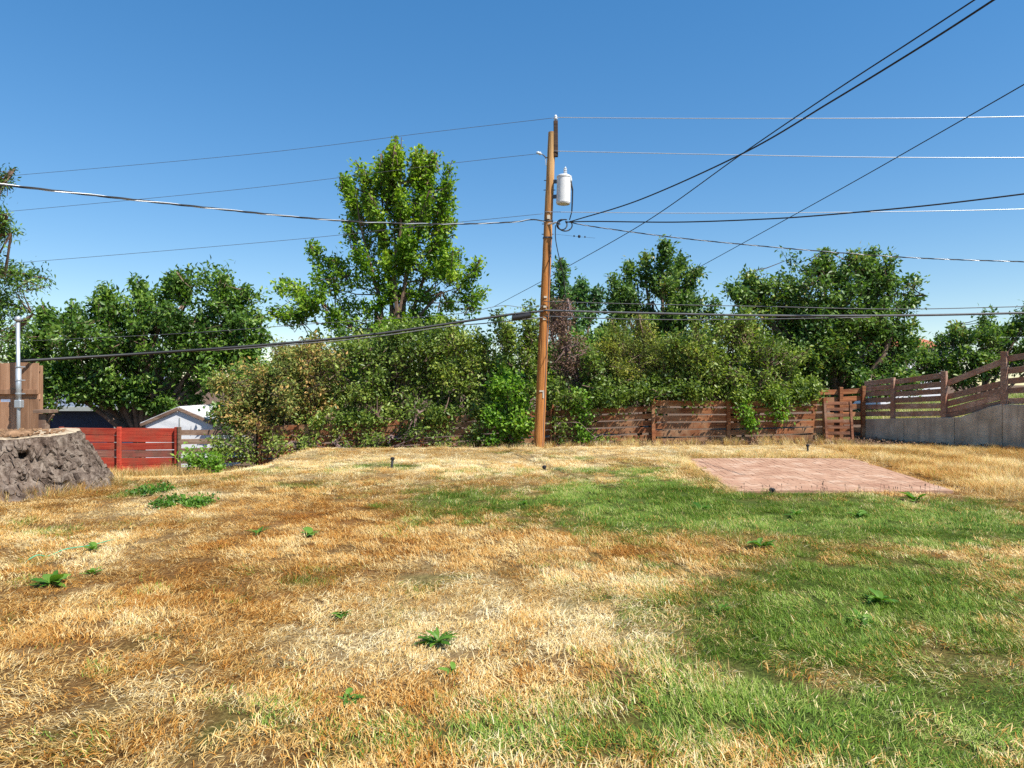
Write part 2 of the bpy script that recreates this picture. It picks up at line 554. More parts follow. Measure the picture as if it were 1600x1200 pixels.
def scatter_group():
    ng = bpy.data.node_groups.new('scatter_tufts', 'GeometryNodeTree')
    ng.interface.new_socket('Geometry', in_out='INPUT', socket_type='NodeSocketGeometry')
    ng.interface.new_socket('Tufts', in_out='INPUT', socket_type='NodeSocketCollection')
    ng.interface.new_socket('Geometry', in_out='OUTPUT', socket_type='NodeSocketGeometry')
    i = ng.nodes.new('NodeGroupInput'); o = ng.nodes.new('NodeGroupOutput')
    ci = ng.nodes.new('GeometryNodeCollectionInfo')
    ci.inputs['Separate Children'].default_value = True
    ci.inputs['Reset Children'].default_value = True
    ip = ng.nodes.new('GeometryNodeInstanceOnPoints')
    ip.inputs['Pick Instance'].default_value = True
    def na(n, t):
        a = ng.nodes.new('GeometryNodeInputNamedAttribute'); a.data_type = t
        a.inputs['Name'].default_value = n
        return a.outputs['Attribute']
    ng.links.new(i.outputs['Geometry'], ip.inputs['Points'])
    ng.links.new(i.outputs['Tufts'], ci.inputs['Collection'])
    ng.links.new(ci.outputs['Instances'], ip.inputs['Instance'])
    ng.links.new(na('pick', 'INT'), ip.inputs['Instance Index'])
    ng.links.new(na('rot', 'FLOAT_VECTOR'), ip.inputs['Rotation'])
    ng.links.new(na('size', 'FLOAT_VECTOR'), ip.inputs['Scale'])
    ng.links.new(ip.outputs['Instances'], o.inputs['Geometry'])
    return ng
SCATTER = scatter_group()

def scatter(name, coll, P, rot, size, pick, extra):
    me = bpy.data.meshes.new(name)
    me.vertices.add(len(P)); me.vertices.foreach_set('co', P.astype(np.float32).ravel())
    for an, av, t in (('rot', rot, 'FLOAT_VECTOR'), ('size', size, 'FLOAT_VECTOR')):
        a = me.attributes.new(an, t, 'POINT'); a.data.foreach_set('vector', av.astype(np.float32).ravel())
    a = me.attributes.new('pick', 'INT', 'POINT'); a.data.foreach_set('value', pick.astype(np.int32))
    for k, v in extra.items():
        a = me.attributes.new(k, 'FLOAT', 'POINT'); a.data.foreach_set('value', v.astype(np.float32))
    me.update()
    o = link(bpy.data.objects.new(name, me))
    md = o.modifiers.new('tufts', 'NODES'); md.node_group = SCATTER
    sk = [s.identifier for s in SCATTER.interface.items_tree if s.name == 'Tufts'][0]
    md[sk] = coll
    return o

def lawn_points(bands):
    X = []; Y = []
    for (y0, y1, dens) in bands:
        w = .8 * y1 + 3.0
        n = int((y1 - y0) * 2 * w * dens)
        x = G.uniform(-w, w, n); y = G.uniform(y0, y1, n)
        k = np.abs(x) < .8 * y + 3.0
        X.append(x[k]); Y.append(y[k])
    X = np.concatenate(X); Y = np.concatenate(Y)
    k = ~in_patio(X, Y, .0 + .12 * np.clip(fbm(X * 2.5, Y * 2.5, 91), 0, 1))
    k &= wall_side(X, Y) < -.15
    k &= ((X + 7.7) ** 2 + (Y - 10.3) ** 2) > 1.25 ** 2
    return X[k], Y[k]

def tuft_arrays(X, Y, nv, s_lo, s_hi, tilt=.12):
    n = len(X)
    P = np.stack([X, Y, height(X, Y)], 1)
    rot = np.stack([G.normal(0, tilt, n), G.normal(0, tilt, n), 7 * fbm(X * .45, Y * .45, 55, 3) + G.normal(0, .7, n)], 1)
    s = G.uniform(s_lo, s_hi, n)
    return P, rot, s, G.integers(0, nv, n)

def build_lawn():
    X, Y = lawn_points([(1.0, 5.5, 84), (5.5, 9, 66), (9, 13, 50), (13, 17.6, 44)])
    g, r, p, d = masks(X, Y)
    u = G.uniform(size=len(X))
    tone = np.clip(.5 + .55 * fbm(X * 2.6, Y * 2.6, 31) + .85 * fbm(X * 6.1, Y * 6.1, 37, 2) + .30 * G.normal(size=len(X)), 0, 1)
    isg = (g > .06 + .86 * u)
    thin = (d < u)
    k = (~isg) & thin
    P, rot, s, pick = tuft_arrays(X[k], Y[k], 8, .75, 1.25)
    hmod = .85 + .5 * fbm(X[k] * 1.3, Y[k] * 1.3, 77)
    o = scatter('dry_grass', dry_set, P, rot, np.stack([s, s, s * hmod], 1), pick,
                dict(green=np.clip(g[k] * .75 - .06, 0, 1), rust=r[k], pale=p[k], tone=tone[k]))
    tag(o, 'matted straw coloured dry grass covering most of the yard', 'grass', kind='stuff')
    k = isg & thin
    P, rot, s, pick = tuft_arrays(X[k], Y[k], 7, .7, 1.2)
    hmod = .9 + .6 * fbm(X[k] * 1.3, Y[k] * 1.3, 78)
    o = scatter('green_grass', green_set, P, rot, np.stack([s, s, s * hmod], 1), pick,
                dict(green=np.clip(g[k] * .9 + .1, .3, .88), rust=r[k] * .3, pale=p[k], tone=tone[k]))
    tag(o, 'short green lawn grass in front of the patio and at right', 'grass', kind='stuff')
    # taller uncut grass: right of the patio, round the stump, at the foot of the red fence
    n = 5200
    x = G.uniform(5.5, 12.0, n); y = G.uniform(9.2, 16.6, n)
    k = (~in_patio(x, y, -.06)) & (wall_side(x, y) < -.35) & (x > 6.9 + (y - 10) * .12)
    x1, y1 = x[k], y[k]
    a = G.uniform(0, 6.283, 260); rr = G.uniform(1.22, 1.6, 260)
    x2, y2 = -7.7 + rr * np.cos(a), 10.3 + rr * np.sin(a)
    n = 900
    x3 = G.uniform(-12.5, -6.6, n); y3 = G.uniform(14.5, 18.7, n)
    n = 420
    x4 = G.uniform(-6.0, 9.0, n); y4 = G.uniform(17.2, 18.6, n)
    n = 240
    x5 = G.uniform(3.6, 7.4, n); y5 = 14.5 + G.uniform(.02, .6, n)
    n = 120
    y6 = G.uniform(9.8, 14.5, n); x6 = 3.28 + (y6 - 10) * .09 - np.abs(G.normal(0.0, .14, n)) - .03
    X = np.concatenate([x1, x2, x3, x4, x5, x6]); Y = np.concatenate([y1, y2, y3, y4, y5, y6])
    P, rot, s, pick = tuft_arrays(X, Y, 3, .55, 1.0)
    big = np.concatenate([np.full(len(x1), .55), np.full(len(x2), .8), np.full(len(x3), 1.1),
                          np.full(len(x4), .9), np.full(len(x5), .6), np.full(len(x6), .45)])
    hm = big * (1 + .6 * fbm(X * 1.6, Y * 1.6, 5))
    g, r, p, d = masks(X, Y)
    o = scatter('tall_dry_grass', tall_set, P, rot, np.stack([s, s, s * hm], 1), pick,
                dict(green=np.full(len(X), .07), rust=np.clip(r + .15, 0, .8), pale=np.full(len(X), .35),
                     tone=np.clip(.5 + .6 * fbm(X * 2, Y * 2, 6), 0, 1)))
    tag(o, 'taller golden uncut grass along the patio, stump and fence foot', 'grass', kind='stuff')
build_lawn()

# ------------------------------------------------------------------ foliage builder
def rand_dirs(n, rg):
    d = rg.normal(size=(n, 3)); return d / np.linalg.norm(d, axis=1)[:, None]

def nrm(a):
    return a / np.maximum(np.linalg.norm(a, axis=1), 1e-9)[:, None]

def leaf_cloud(tips, dirs, lens, per, size, spread, rg, droop=.25, wide=.5, tint_noise=.9, seed=0, tint_bias=None):
    """leaves set along twigs: folded two-triangle blades"""
    n = len(tips)
    idx = np.repeat(np.arange(n), per)
    m = len(idx)
    s = rg.uniform(0, 1, m) ** 1.2
    base = tips[idx] - dirs[idx] * (lens[idx] * s)[:, None] + rg.normal(size=(m, 3)) * spread
    u = nrm(dirs[idx] * .7 + rg.normal(size=(m, 3)) * .75 + np.array([0, 0, -droop]))
    nn = rg.normal(size=(m, 3)) * .65 + np.array([.12, -.15, .85])
    v = nrm(np.cross(u, nn)); nn = np.cross(v, u)
    L = size * rg.uniform(.6, 1.3, m); W = L * wide * rg.uniform(.8, 1.2, m)
    fold = (W * rg.uniform(.05, .3, m))[:, None] * nn
    mid = base + u * (L * .42)[:, None]
    V = np.empty((m, 4, 3))
    V[:, 0] = base; V[:, 1] = mid + v * (W / 2)[:, None] + fold
    V[:, 2] = base + u * L[:, None]; V[:, 3] = mid - v * (W / 2)[:, None] + fold
    k = np.arange(m) * 4
    T = np.concatenate([np.stack([k, k + 1, k + 2], 1), np.stack([k, k + 2, k + 3], 1)])
    rnd = np.repeat(rg.uniform(0, 1, m), 4)
    tt = np.array([mnoise.noise(Vector(p) * tint_noise + Vector((seed, 0, 0))) for p in tips]) * .8 + .5
    tt = tt + rg.normal(0, .12, n)
    if tint_bias is not None: tt = tt + tint_bias
    tint = np.repeat(np.clip(tt, 0, 1)[idx], 4)
    return V.reshape(-1, 3), T, rnd, tint

def blob_twigs(c, r, n, rg, seed, inner=.35, up=.45, rough=.32, tl=(.4, .9), clump=9):
    """twig tips gathered in billowing clusters over an uneven ellipsoid, dark recesses between them"""
    nc = max(6, n // clump)
    d = rand_dirs(nc, rg)
    fr = (inner + (1 - inner) * rg.uniform(0, 1, nc) ** .5)
    nz = np.array([mnoise.noise(Vector(q) * 1.9 + Vector((seed, seed * .7, 0))) +
                   .5 * mnoise.noise(Vector(q) * 4.6 + Vector((0, seed, 0))) for q in d])
    cc = np.array(c) + d * np.array(r) * (fr * (1 + rough * nz * 1.6))[:, None]
    crad = min(r) * rg.uniform(.16, .34, nc) + .06
    ix = rg.integers(0, nc, n)
    o = rand_dirs(n, rg) * (rg.uniform(0, 1, n) ** .45)[:, None]
    tips = cc[ix] + o * crad[ix][:, None] * np.array([1.25, 1.25, .85])
    dirs = nrm(d[ix] * .75 + o * .8 + np.array([0, 0, up]) + rg.normal(size=(n, 3)) * .3)
    lens = rg.uniform(tl[0], tl[1], n) * .8
    return tips, dirs, lens

def plume_twigs(a, b, r0, r1, n, rg, tl=(.35, .8)):
    a = np.array(a); b = np.array(b); ax = b - a; L = np.linalg.norm(ax); ax = ax / L
    s = rg.uniform(0, 1, n) ** .85
    rd = rand_dirs(n, rg); rd = nrm(rd - (rd @ ax)[:, None] * ax)
    rr = (r0 + (r1 - r0) * s) * np.sqrt(rg.uniform(0.02, 1, n))
    tips = a + ax * (s * L)[:, None] + rd * rr[:, None]
    dirs = nrm(ax * 1.0 + rd * .65 + rg.normal(size=(n, 3)) * .3)
    return tips, dirs, rg.uniform(tl[0], tl[1], n)

def plant(name, label, cat, Y, base_px, blobs_px, plumes_px=(), leaf='leaf_hedge', size=.14, per=16, dens=26,
          spread=.10, seed=1, group=None, trunk_r=.12, twig_mat='twig', wide=.5, inner=.35, rough=.32, up=.45,
          depth=.75, droop=.25, twig_frac=.8, trunk=True, tint_noise=.9, tl=(.4, .9), trunk_h=.35, stems=1, tint_bias=0.0, plume_k=1.0, leaders=(), clump=8):
    """tree or shrub: wood (trunk, limbs, twigs) and a crown of leaves, laid out from sizes read at depth Y"""
    rg = np.random.default_rng(seed); rr = random.Random(seed)
    k = Y / F
    bx = (base_px - 800) * k; bz = hz(bx, Y)
    root = empty(name, (bx, Y, bz))
    tag(root, label, cat, group)
    off = Vector((bx, Y, bz))
    tips = []; dirs = []; lens = []; limb_ends = []
    for q in blobs_px:
        cx, cy, rx, ry = q[:4]; dy = q[4] if len(q) > 4 else 0.0; df = q[5] if len(q) > 5 else 1.0
        c = at(cx, cy, Y); c.y += dy
        rad = (rx * k, max(.3, depth * min(rx, ry * 1.4) * k), ry * k)
        n = int(dens * df * (rad[0] * rad[2] + rad[0] * rad[1] + rad[1] * rad[2]) * 1.25) + 10
        t = blob_twigs(c, rad, n, rg, seed + len(limb_ends) * 3.1, inner, up, rough, tl, clump)
        tips.append(t[0]); dirs.append(t[1]); lens.append(t[2])
        limb_ends.append((c, max(rad)))
    for q in plumes_px:
        x0, y0, x1, y1, r0, r1 = q[:6]; r0 *= plume_k; r1 *= plume_k; dy = q[6] if len(q) > 6 else rg.uniform(-.8, .8)
        a = at(x0, y0, Y); b = at(x1, y1, Y); b.y += dy; a.y += dy * .4
        Lm = (b - a).length
        n = int(dens * .9 * Lm * (r0 + r1) * k * 2.2) + 8
        t = plume_twigs(a, b, r0 * k, r1 * k, n, rg, tl)
        tips.append(t[0]); dirs.append(t[1]); lens.append(t[2])
        limb_ends.append((a, 0)); limb_ends.append((b, -1))
    tips = np.concatenate(tips); dirs = np.concatenate(dirs); lens = np.concatenate(lens)
    # keep foliage above the ground
    gz = height(tips[:, 0], tips[:, 1]); ok = tips[:, 2] > gz + .08
    tips, dirs, lens = tips[ok], dirs[ok], lens[ok]
    V, T, rnd, tint = leaf_cloud(tips, dirs, lens, per, size, spread, rg, droop, wide, tint_noise, seed, tint_bias)
    o = np_mesh('crown' if cat == 'tree' else 'foliage', V - np.array(off), T, M[leaf], root, dict(rnd=rnd, tint=tint))
    mb = MB()
    top = None
    base_l = Vector((0, 0, -.1))
    zc = min((c.z for c, r in limb_ends), default=bz + 1)
    fork = Vector((0, 0, max(.25, (zc - bz) * trunk_h)))
    if trunk:
        for s in range(stems):
            jx = Vector((rr.uniform(-.25, .25), rr.uniform(-.2, .2), 0)) * (stems > 1)
            mb.tube([base_l + jx * 1.3, base_l * .2 + jx * 1.1 + Vector((0, 0, .15)), fork * .6 + jx + Vector((rr.uniform(-.06, .06), 0, 0)), fork + jx * .8],
                    [trunk_r * 1.35, trunk_r, trunk_r * .85, trunk_r * .75], 8)
        nodes = [fork.copy()]
        for (lx, ly) in leaders:
            e = at(lx, ly, Y) - off + Vector((0, rr.uniform(-.8, .8), 0))
            P_ = [fork.lerp(e, t) + Vector((rr.uniform(-.12, .12), rr.uniform(-.12, .12), 0)) * (0 < t < 1) for t in (0, .2, .4, .6, .8, 1)]
            mb.tube(P_, [trunk_r * q for q in (.6, .48, .36, .26, .16, .06)], 6)
            nodes += P_[1:]
        prev = None
        for c, r in limb_ends:
            e = c - off
            if r == -1 and prev is not None:     # a plume's axis
                q_ = .08 if leaders else .3
                mb.tube([prev, (prev + e) / 2 + Vector((rr.uniform(-.08, .08), 0, rr.uniform(-.05, .05))), e], [trunk_r * q_, trunk_r * q_ * .6, .012], 5)
                continue
            if leaders and r == 0:
                lower = [q for q in nodes if q.z < e.z + .1] or nodes
                f0 = min(lower, key=lambda q: (q - e).length)
                mb.tube([f0, f0.lerp(e, .5) + Vector((0, 0, -.1)), e], [trunk_r * .16, trunk_r * .12, trunk_r * .08], 5)
                prev = e; continue
            mid = fork.lerp(e, .5) + Vector((rr.uniform(-.3, .3), rr.uniform(-.3, .3), rr.uniform(-.1, .25)))
            mb.tube([fork * .97, mid, e], [trunk_r * .62, trunk_r * .42, trunk_r * .25], 6)
            prev = e
    nt_ = int(len(tips) * twig_frac)
    C = np.array([tuple(c) for c, r in limb_ends])
    for i in range(nt_):
        p = Vector(tips[i]) - off; d = Vector(dirs[i])
        b = p - d * float(lens[i])
        mb.tube([b, p], [.010, .004], 3, cap=False)
        if i % 4 == 0 and trunk:
            j = int(np.argmin(((C - tips[i]) ** 2).sum(1)))
            c = Vector(C[j]) - off
            m2 = c.lerp(b, .5) + Vector((0, 0, -.06))
            mb.tube([c, m2, b], [.028, .018, .010], 3, cap=False)
    mb.build('trunk' if cat == 'tree' else 'stems', M[twig_mat], root)
    return root

#PLANTS
plant('leaning_tree', 'tall wispy tree reaching in at the left edge of the picture', 'tree', 17.5, -230,
      [(-40, 430, 75, 120), (-60, 300, 60, 70), (-20, 520, 70, 60)],
      [(-30, 360, 48, 350, 26, 8), (-30, 300, 8, 258, 20, 6), (-20, 420, 50, 430, 26, 8), (-10, 470, 45, 490, 24, 8), (-30, 330, 40, 372, 20, 8)],
      leaf='leaf_dark', size=.13, wide=.32, dens=34, seed=3, trunk_r=.2, droop=.4)
plant('walnut_tree', 'broad dark green leafy tree rising behind the red fence and shed', 'tree', 26, 220,
      [(215, 520, 110, 75), (310, 500, 95, 72), (120, 545, 85, 70), (210, 590, 140, 48), (330, 570, 90, 62), (70, 560, 55, 70), (160, 610, 90, 28, -.8), (370, 540, 50, 60), (110, 600, 60, 35, -.6), (250, 615, 70, 26, -.6)],
      [(180, 490, 170, 448, 26, 6), (215, 480, 205, 432, 24, 6), (255, 470, 262, 424, 24, 6), (295, 470, 285, 428, 22, 6), (335, 470, 345, 425, 24, 6),
       (360, 480, 378, 448, 20, 7), (120, 510, 105, 470, 20, 7), (80, 520, 70, 478, 20, 7), (385, 510, 402, 490, 18, 7), (150, 490, 140, 462, 18, 6)],
      leaf='leaf_dark', size=.2, dens=24, per=16, seed=5, trunk_r=.25, spread=.13)
def cottonwood():
    rr = random.Random(44)
    pl = [(590, 430, 528, 262, 17, 8), (560, 340, 530, 268, 16, 9), (575, 440, 545, 345, 20, 8), (650, 420, 715, 348, 13, 7), (520, 450, 475, 372, 24, 9), (480, 470, 428, 430, 22, 8),
          (700, 430, 715, 388, 26, 8), (720, 450, 752, 410, 22, 8), (540, 430, 515, 400, 26, 10), (470, 500, 420, 490, 22, 9), (735, 470, 758, 452, 20, 8)]
    # the egg-shaped open top: sprays rising and leaning outward from the leaders
    for k in range(46):
        a = rr.uniform(0, 6.283); q = math.sqrt(rr.uniform(0, 1))
        x = 638 + 66 * q * math.cos(a); y = 312 + 88 * q * math.sin(a)
        L = rr.uniform(34, 62); lean = (x - 630) / 66 * .45 + rr.uniform(-.15, .15)
        y1 = max(y - L * .55, 214 + abs(x - 635) * .75)
        pl.append((x - lean * L * .4, y1 + L, x + lean * L * .6, y1, rr.uniform(9, 14), rr.uniform(5, 9), rr.uniform(-1.6, 1.6)))
    for k in range(12):
        x = rr.uniform(575, 690); y = rr.uniform(400, 440)
        pl.append((x, y, x + (x - 630) * .4, y - rr.uniform(30, 55), 14, 8, rr.uniform(-1.4, 1.4)))
    plant('cottonwood_tree', 'tall bright green tree with upswept open top left of the utility pole', 'tree', 28, 615,
          [(500, 470, 80, 55), (585, 480, 75, 55), (690, 455, 68, 58), (560, 520, 100, 35), (680, 510, 70, 30), (625, 450, 45, 40)],
          pl, leaf='leaf_bright', size=.175, wide=.6, dens=12.5, per=13, seed=8, trunk_r=.2, spread=.11, trunk_h=.75, rough=.4, leaders=[(592, 235), (632, 225), (668, 250), (700, 305), (560, 300), (615, 300), (650, 320)])
cottonwood()
plant('poplar_tree', 'slim pale green tree just right of the utility pole', 'tree', 34, 880,
      [(882, 470, 32, 50), (915, 480, 28, 40), (890, 520, 40, 40)], [(880, 470, 876, 404, 18, 5), (900, 480, 912, 432, 16, 6), (925, 490, 938, 448, 14, 6), (862, 480, 852, 440, 12, 5)],
      leaf='leaf_blue', size=.21, dens=20, per=15, seed=12, trunk_r=.15)
plant('ash_tree', 'two-topped dark green tree between the pole and the rounded fruit tree', 'tree', 29, 1040,
      [(1020, 470, 55, 55), (1060, 450, 38, 45), (985, 470, 35, 40), (1090, 500, 40, 45), (1030, 530, 80, 50), (950, 510, 50, 40), (1110, 525, 50, 36), (1060, 490, 50, 40), (930, 530, 50, 40)],
      [(1030, 440, 1038, 378, 26, 8), (1055, 440, 1072, 392, 22, 8), (1075, 440, 1092, 418, 18, 7), (985, 460, 985, 405, 18, 6), (965, 470, 956, 430, 14, 6), (1010, 440, 1012, 392, 18, 7)],
      leaf='leaf_right', size=.19, dens=23, per=15, seed=15, trunk_r=.2)
plant('fruit_tree', 'large rounded dark green tree overhanging the fence corner at right', 'tree', 22.5, 1310,
      [(1300, 470, 90, 70), (1370, 480, 60, 70), (1260, 520, 80, 70), (1340, 550, 85, 55), (1300, 420, 60, 32), (1172, 460, 38, 36), (1390, 560, 40, 40), (1180, 510, 50, 50), (1360, 425, 45, 28), (1300, 590, 75, 28), (1250, 560, 70, 50), (1340, 595, 70, 24, -.8), (1395, 585, 35, 26, -.5), (1230, 580, 50, 40), (1410, 540, 28, 36), (1225, 480, 45, 45), (1290, 520, 70, 50)],
      [(1350, 430, 1378, 384, 16, 6), (1290, 420, 1288, 390, 18, 7), (1395, 460, 1416, 420, 14, 6), (1405, 480, 1430, 465, 14, 6), (1160, 460, 1140, 440, 14, 6), (1180, 450, 1178, 420, 14, 6), (1400, 520, 1430, 505, 14, 6)],
      leaf='leaf_right', size=.15, dens=38, per=17, seed=18, trunk_r=.2, rough=.3, clump=7)
plant('hedge_tree', 'low dark green tree with loose top behind the fence on the wall', 'tree', 27, 1530,
      [(1460, 560, 45, 35), (1530, 545, 60, 45), (1600, 540, 60, 50), (1660, 530, 60, 60), (1490, 530, 30, 22), (1430, 575, 45, 28), (1500, 580, 70, 26)],
      [(1500, 530, 1497, 505, 14, 5), (1550, 520, 1560, 497, 14, 5), (1600, 500, 1606, 470, 18, 6), (1580, 520, 1588, 500, 14, 5)],
      leaf='leaf_right', size=.17, dens=28, per=16, seed=21, trunk_r=.12, trunk_h=.2)
plant('backdrop_hedge', 'dark overgrown hedge filling the gaps deep behind the back fence', 'shrub', 23.5, 700,
      [(440, 600, 80, 50), (520, 570, 80, 55), (480, 610, 90, 60), (600, 580, 90, 65), (720, 590, 80, 62), (830, 585, 70, 65), (930, 580, 80, 65), (1040, 585, 80, 60), (1150, 570, 80, 65), (1250, 580, 70, 55), (400, 640, 50, 40), (700, 560, 70, 50), (980, 560, 70, 50), (860, 560, 50, 55)],
      leaf='leaf_dark', size=.2, dens=20, per=16, seed=71, trunk_r=.05, stems=6, trunk_h=.3, twig_frac=.3, inner=.2, clump=4)

plant('rust_shrub', 'big shrub with rusty orange flower tips beside the white shed', 'shrub', 19.6, 440,
      [(440, 600, 85, 62), (370, 625, 52, 52), (500, 585, 55, 55), (420, 660, 90, 45), (460, 555, 45, 25), (490, 640, 50, 50)],
      [(440, 570, 425, 535, 26, 9), (480, 560, 490, 525, 24, 8), (360, 600, 335, 590, 24, 9)],
      leaf='leaf_rust', size=.115, dens=46, per=17, seed=24, trunk_r=.05, stems=5, wide=.42, trunk_h=.3)
plant('mixed_shrub', 'olive green shrub mass between the rusty shrub and the pole', 'shrub', 19.8, 600,
      [(560, 600, 70, 60), (630, 580, 70, 65), (580, 545, 60, 32), (700, 570, 70, 65), (660, 640, 90, 42), (560, 650, 70, 42), (740, 590, 55, 70), (640, 530, 60, 30), (600, 648, 50, 12, -.95, .9), (700, 642, 50, 12, -.95, .9), (520, 650, 40, 14, -.9, .9), (750, 636, 30, 14, -.9, .9)],
      [(560, 545, 555, 520, 22, 8), (700, 520, 712, 495, 22, 8), (640, 530, 640, 500, 22, 8)],
      leaf='leaf_hedge', size=.12, dens=42, per=17, seed=27, trunk_r=.05, stems=6, trunk_h=.3)
plant('lilac_shrub', 'tall leafy green shrub growing right behind the pole at its left', 'shrub', 19.6, 800,
      [(790, 560, 45, 65), (815, 610, 35, 55), (760, 620, 50, 50), (830, 530, 22, 45)],
      [(790, 520, 775, 488, 18, 7), (825, 510, 830, 470, 14, 6), (755, 540, 745, 510, 14, 6)],
      leaf='leaf_hedge', size=.115, dens=48, per=17, seed=30, trunk_r=.04, stems=5, trunk_h=.3)
plant('ivy_mound', 'bright green leafy vine spilling over the fence left of the pole', 'vine', 18.5, 800,
      [(800, 630, 34, 45), (797, 668, 32, 28), (768, 650, 24, 30), (785, 600, 30, 30, .4)], leaf='leaf_vine', size=.10, dens=75, per=16, seed=33, trunk_r=.03,
      wide=.75, stems=3, trunk_h=.2, tl=(.2, .4), inner=.3, rough=.5)
plant('dead_shrub', 'leafless purplish brown twiggy shrub just right of the pole', 'shrub', 19.9, 885,
      [(885, 540, 38, 62), (905, 580, 35, 50), (870, 490, 25, 28)], [(880, 500, 890, 462, 18, 7)],
      leaf='leaf_brown', size=.075, dens=70, per=11, seed=36, trunk_r=.04, stems=5, twig_mat='dead', trunk_h=.3, twig_frac=1.0)
plant('undergrowth_shrub', 'dark leafy undergrowth behind the fence just right of the pole', 'shrub', 19.5, 900,
      [(880, 612, 40, 36), (930, 605, 50, 36), (985, 605, 45, 34), (920, 580, 40, 40), (1030, 600, 45, 30), (890, 622, 40, 10, -.7, 1.2), (950, 617, 45, 10, -.75, 1.2), (1010, 608, 40, 9, -.7, 1.2), (1055, 606, 35, 9, -.7, 1.2)], leaf='leaf_hedge', size=.115, dens=48, per=16, seed=39,
      trunk_r=.03, stems=4, trunk_h=.3, tint_bias=-.15)
plant('tamarisk_shrub', 'feathery olive shrub with yellow tips in the middle of the hedge', 'shrub', 19.7, 1010,
      [(1000, 560, 55, 58), (1040, 585, 38, 42), (960, 560, 45, 55)], [(1010, 530, 1000, 492, 26, 9), (1035, 570, 1066, 590, 20, 7), (1030, 550, 1050, 535, 20, 7), (960, 530, 955, 500, 18, 7)],
      leaf='leaf_olive', size=.095, dens=60, per=22, seed=42, trunk_r=.04, stems=4, wide=.27, trunk_h=.3)
plant('privet_shrub', 'dense green shrub hanging over the brown fence under the fruit tree', 'shrub', 19.2, 1150,
      [(1130, 560, 62, 60), (1200, 570, 62, 58), (1100, 590, 45, 36), (1230, 600, 42, 38), (1170, 602, 50, 34), (1150, 510, 40, 28), (1080, 540, 40, 50), (1090, 608, 40, 11, -.45, 1.3), (1150, 613, 45, 12, -.5, 1.3), (1215, 613, 45, 15, -.5, 1.3), (1255, 604, 30, 16, -.4, 1.3)],
      leaf='leaf_hedge', size=.11, dens=52, per=18, seed=45, trunk_r=.05, stems=5, trunk_h=.35)
for (px, py, rx, ry, lab, sd) in ((910, 660, 15, 42, 'green vine trailing down the fence just right of the pole', 48),
                                  (1168, 645, 10, 28, 'thin vine dangling over the brown fence boards under the dense shrub', 51),
                                  (1213, 635, 15, 18, 'short vine hanging on the fence near the slatted gate', 54)):
    plant('hanging_vine', lab, 'vine', 18.75, px, [(px, py, rx, ry), (px - 6, py - ry * .8, rx * 1.2, ry * .6), (px + 3, py + ry * .7, rx * .7, ry * .4)], leaf='leaf_vine', size=.085, dens=90, per=10, seed=sd,
          trunk_r=.015, stems=2, wide=.7, trunk_h=.2, tl=(.12, .3), inner=.1, rough=.6, group='vines on the back fence')
plant('fence_undergrowth', 'tangle of leaves and twigs in front of the overgrown middle fence', 'shrub', 18.7, 560,
      [(520, 690, 60, 22), (610, 680, 55, 26), (690, 690, 60, 18), (455, 690, 45, 26), (390, 700, 40, 24), (650, 640, 30, 26), (740, 680, 30, 20), (350, 690, 30, 30)],
      leaf='leaf_hedge', size=.10, dens=42, per=13, seed=57, trunk_r=.025, stems=4, twig_mat='dead', trunk_h=.2, tint_bias=-.05, tl=(.25, .6))
plant('low_undergrowth', 'leafy tangle at the foot of the brown fence right of the pole', 'shrub', 18.65, 930,
      [(885, 690, 28, 12), (930, 692, 40, 10), (985, 692, 30, 8), (875, 660, 12, 16)],
      leaf='leaf_hedge', size=.09, dens=46, per=11, seed=73, trunk_r=.02, stems=3, twig_mat='dead', trunk_h=.2, tl=(.15, .4))
plant('lime_bush', 'small bright lime green bush at the edge of the mound', 'shrub', 15.6, 322,
      [(318, 722, 28, 17), (335, 728, 20, 12), (308, 712, 14, 12)], leaf='leaf_vine', size=.10, dens=80, per=13, seed=60,
      trunk_r=.02, stems=3, trunk_h=.2, wide=.45, tl=(.15, .4))

# ------------------------------------------------------------------ fences
M['red'] = wood('red_paint', (.25, .028, .016), (.41, .05, .028), (.54, .095, .05), stain=(.28, .07, .04))
M['red_worn'] = wood('worn_red_paint', (.10, .05, .035), (.20, .085, .06), (.30, .16, .12), stain=(.30, .07, .05))
M['brown'] = wood('brown_stain', (.13, .04, .017), (.27, .095, .038), (.42, .19, .08), stain=(.34, .20, .11))
M['grey_wood'] = wood('weathered_wood', (.13, .08, .055), (.25, .165, .115), (.38, .29, .22), stain=(.16, .09, .06))
M['mauve'] = wood('faded_brown_stain', (.21, .12, .085), (.36, .215, .155), (.52, .36, .27), stain=(.30, .13, .08))
M['tan'] = wood('tan_stain', (.22, .115, .065), (.32, .175, .10), (.42, .25, .155), stretch=(12, 12, 1.2))
M['white_paint'] = plain('white_paint', (.78, .79, .80), .6, .3, var=.08)
M['galv'] = plain('galvanised_steel', (.42, .45, .47), .45, .5, metal=.5, var=.15)

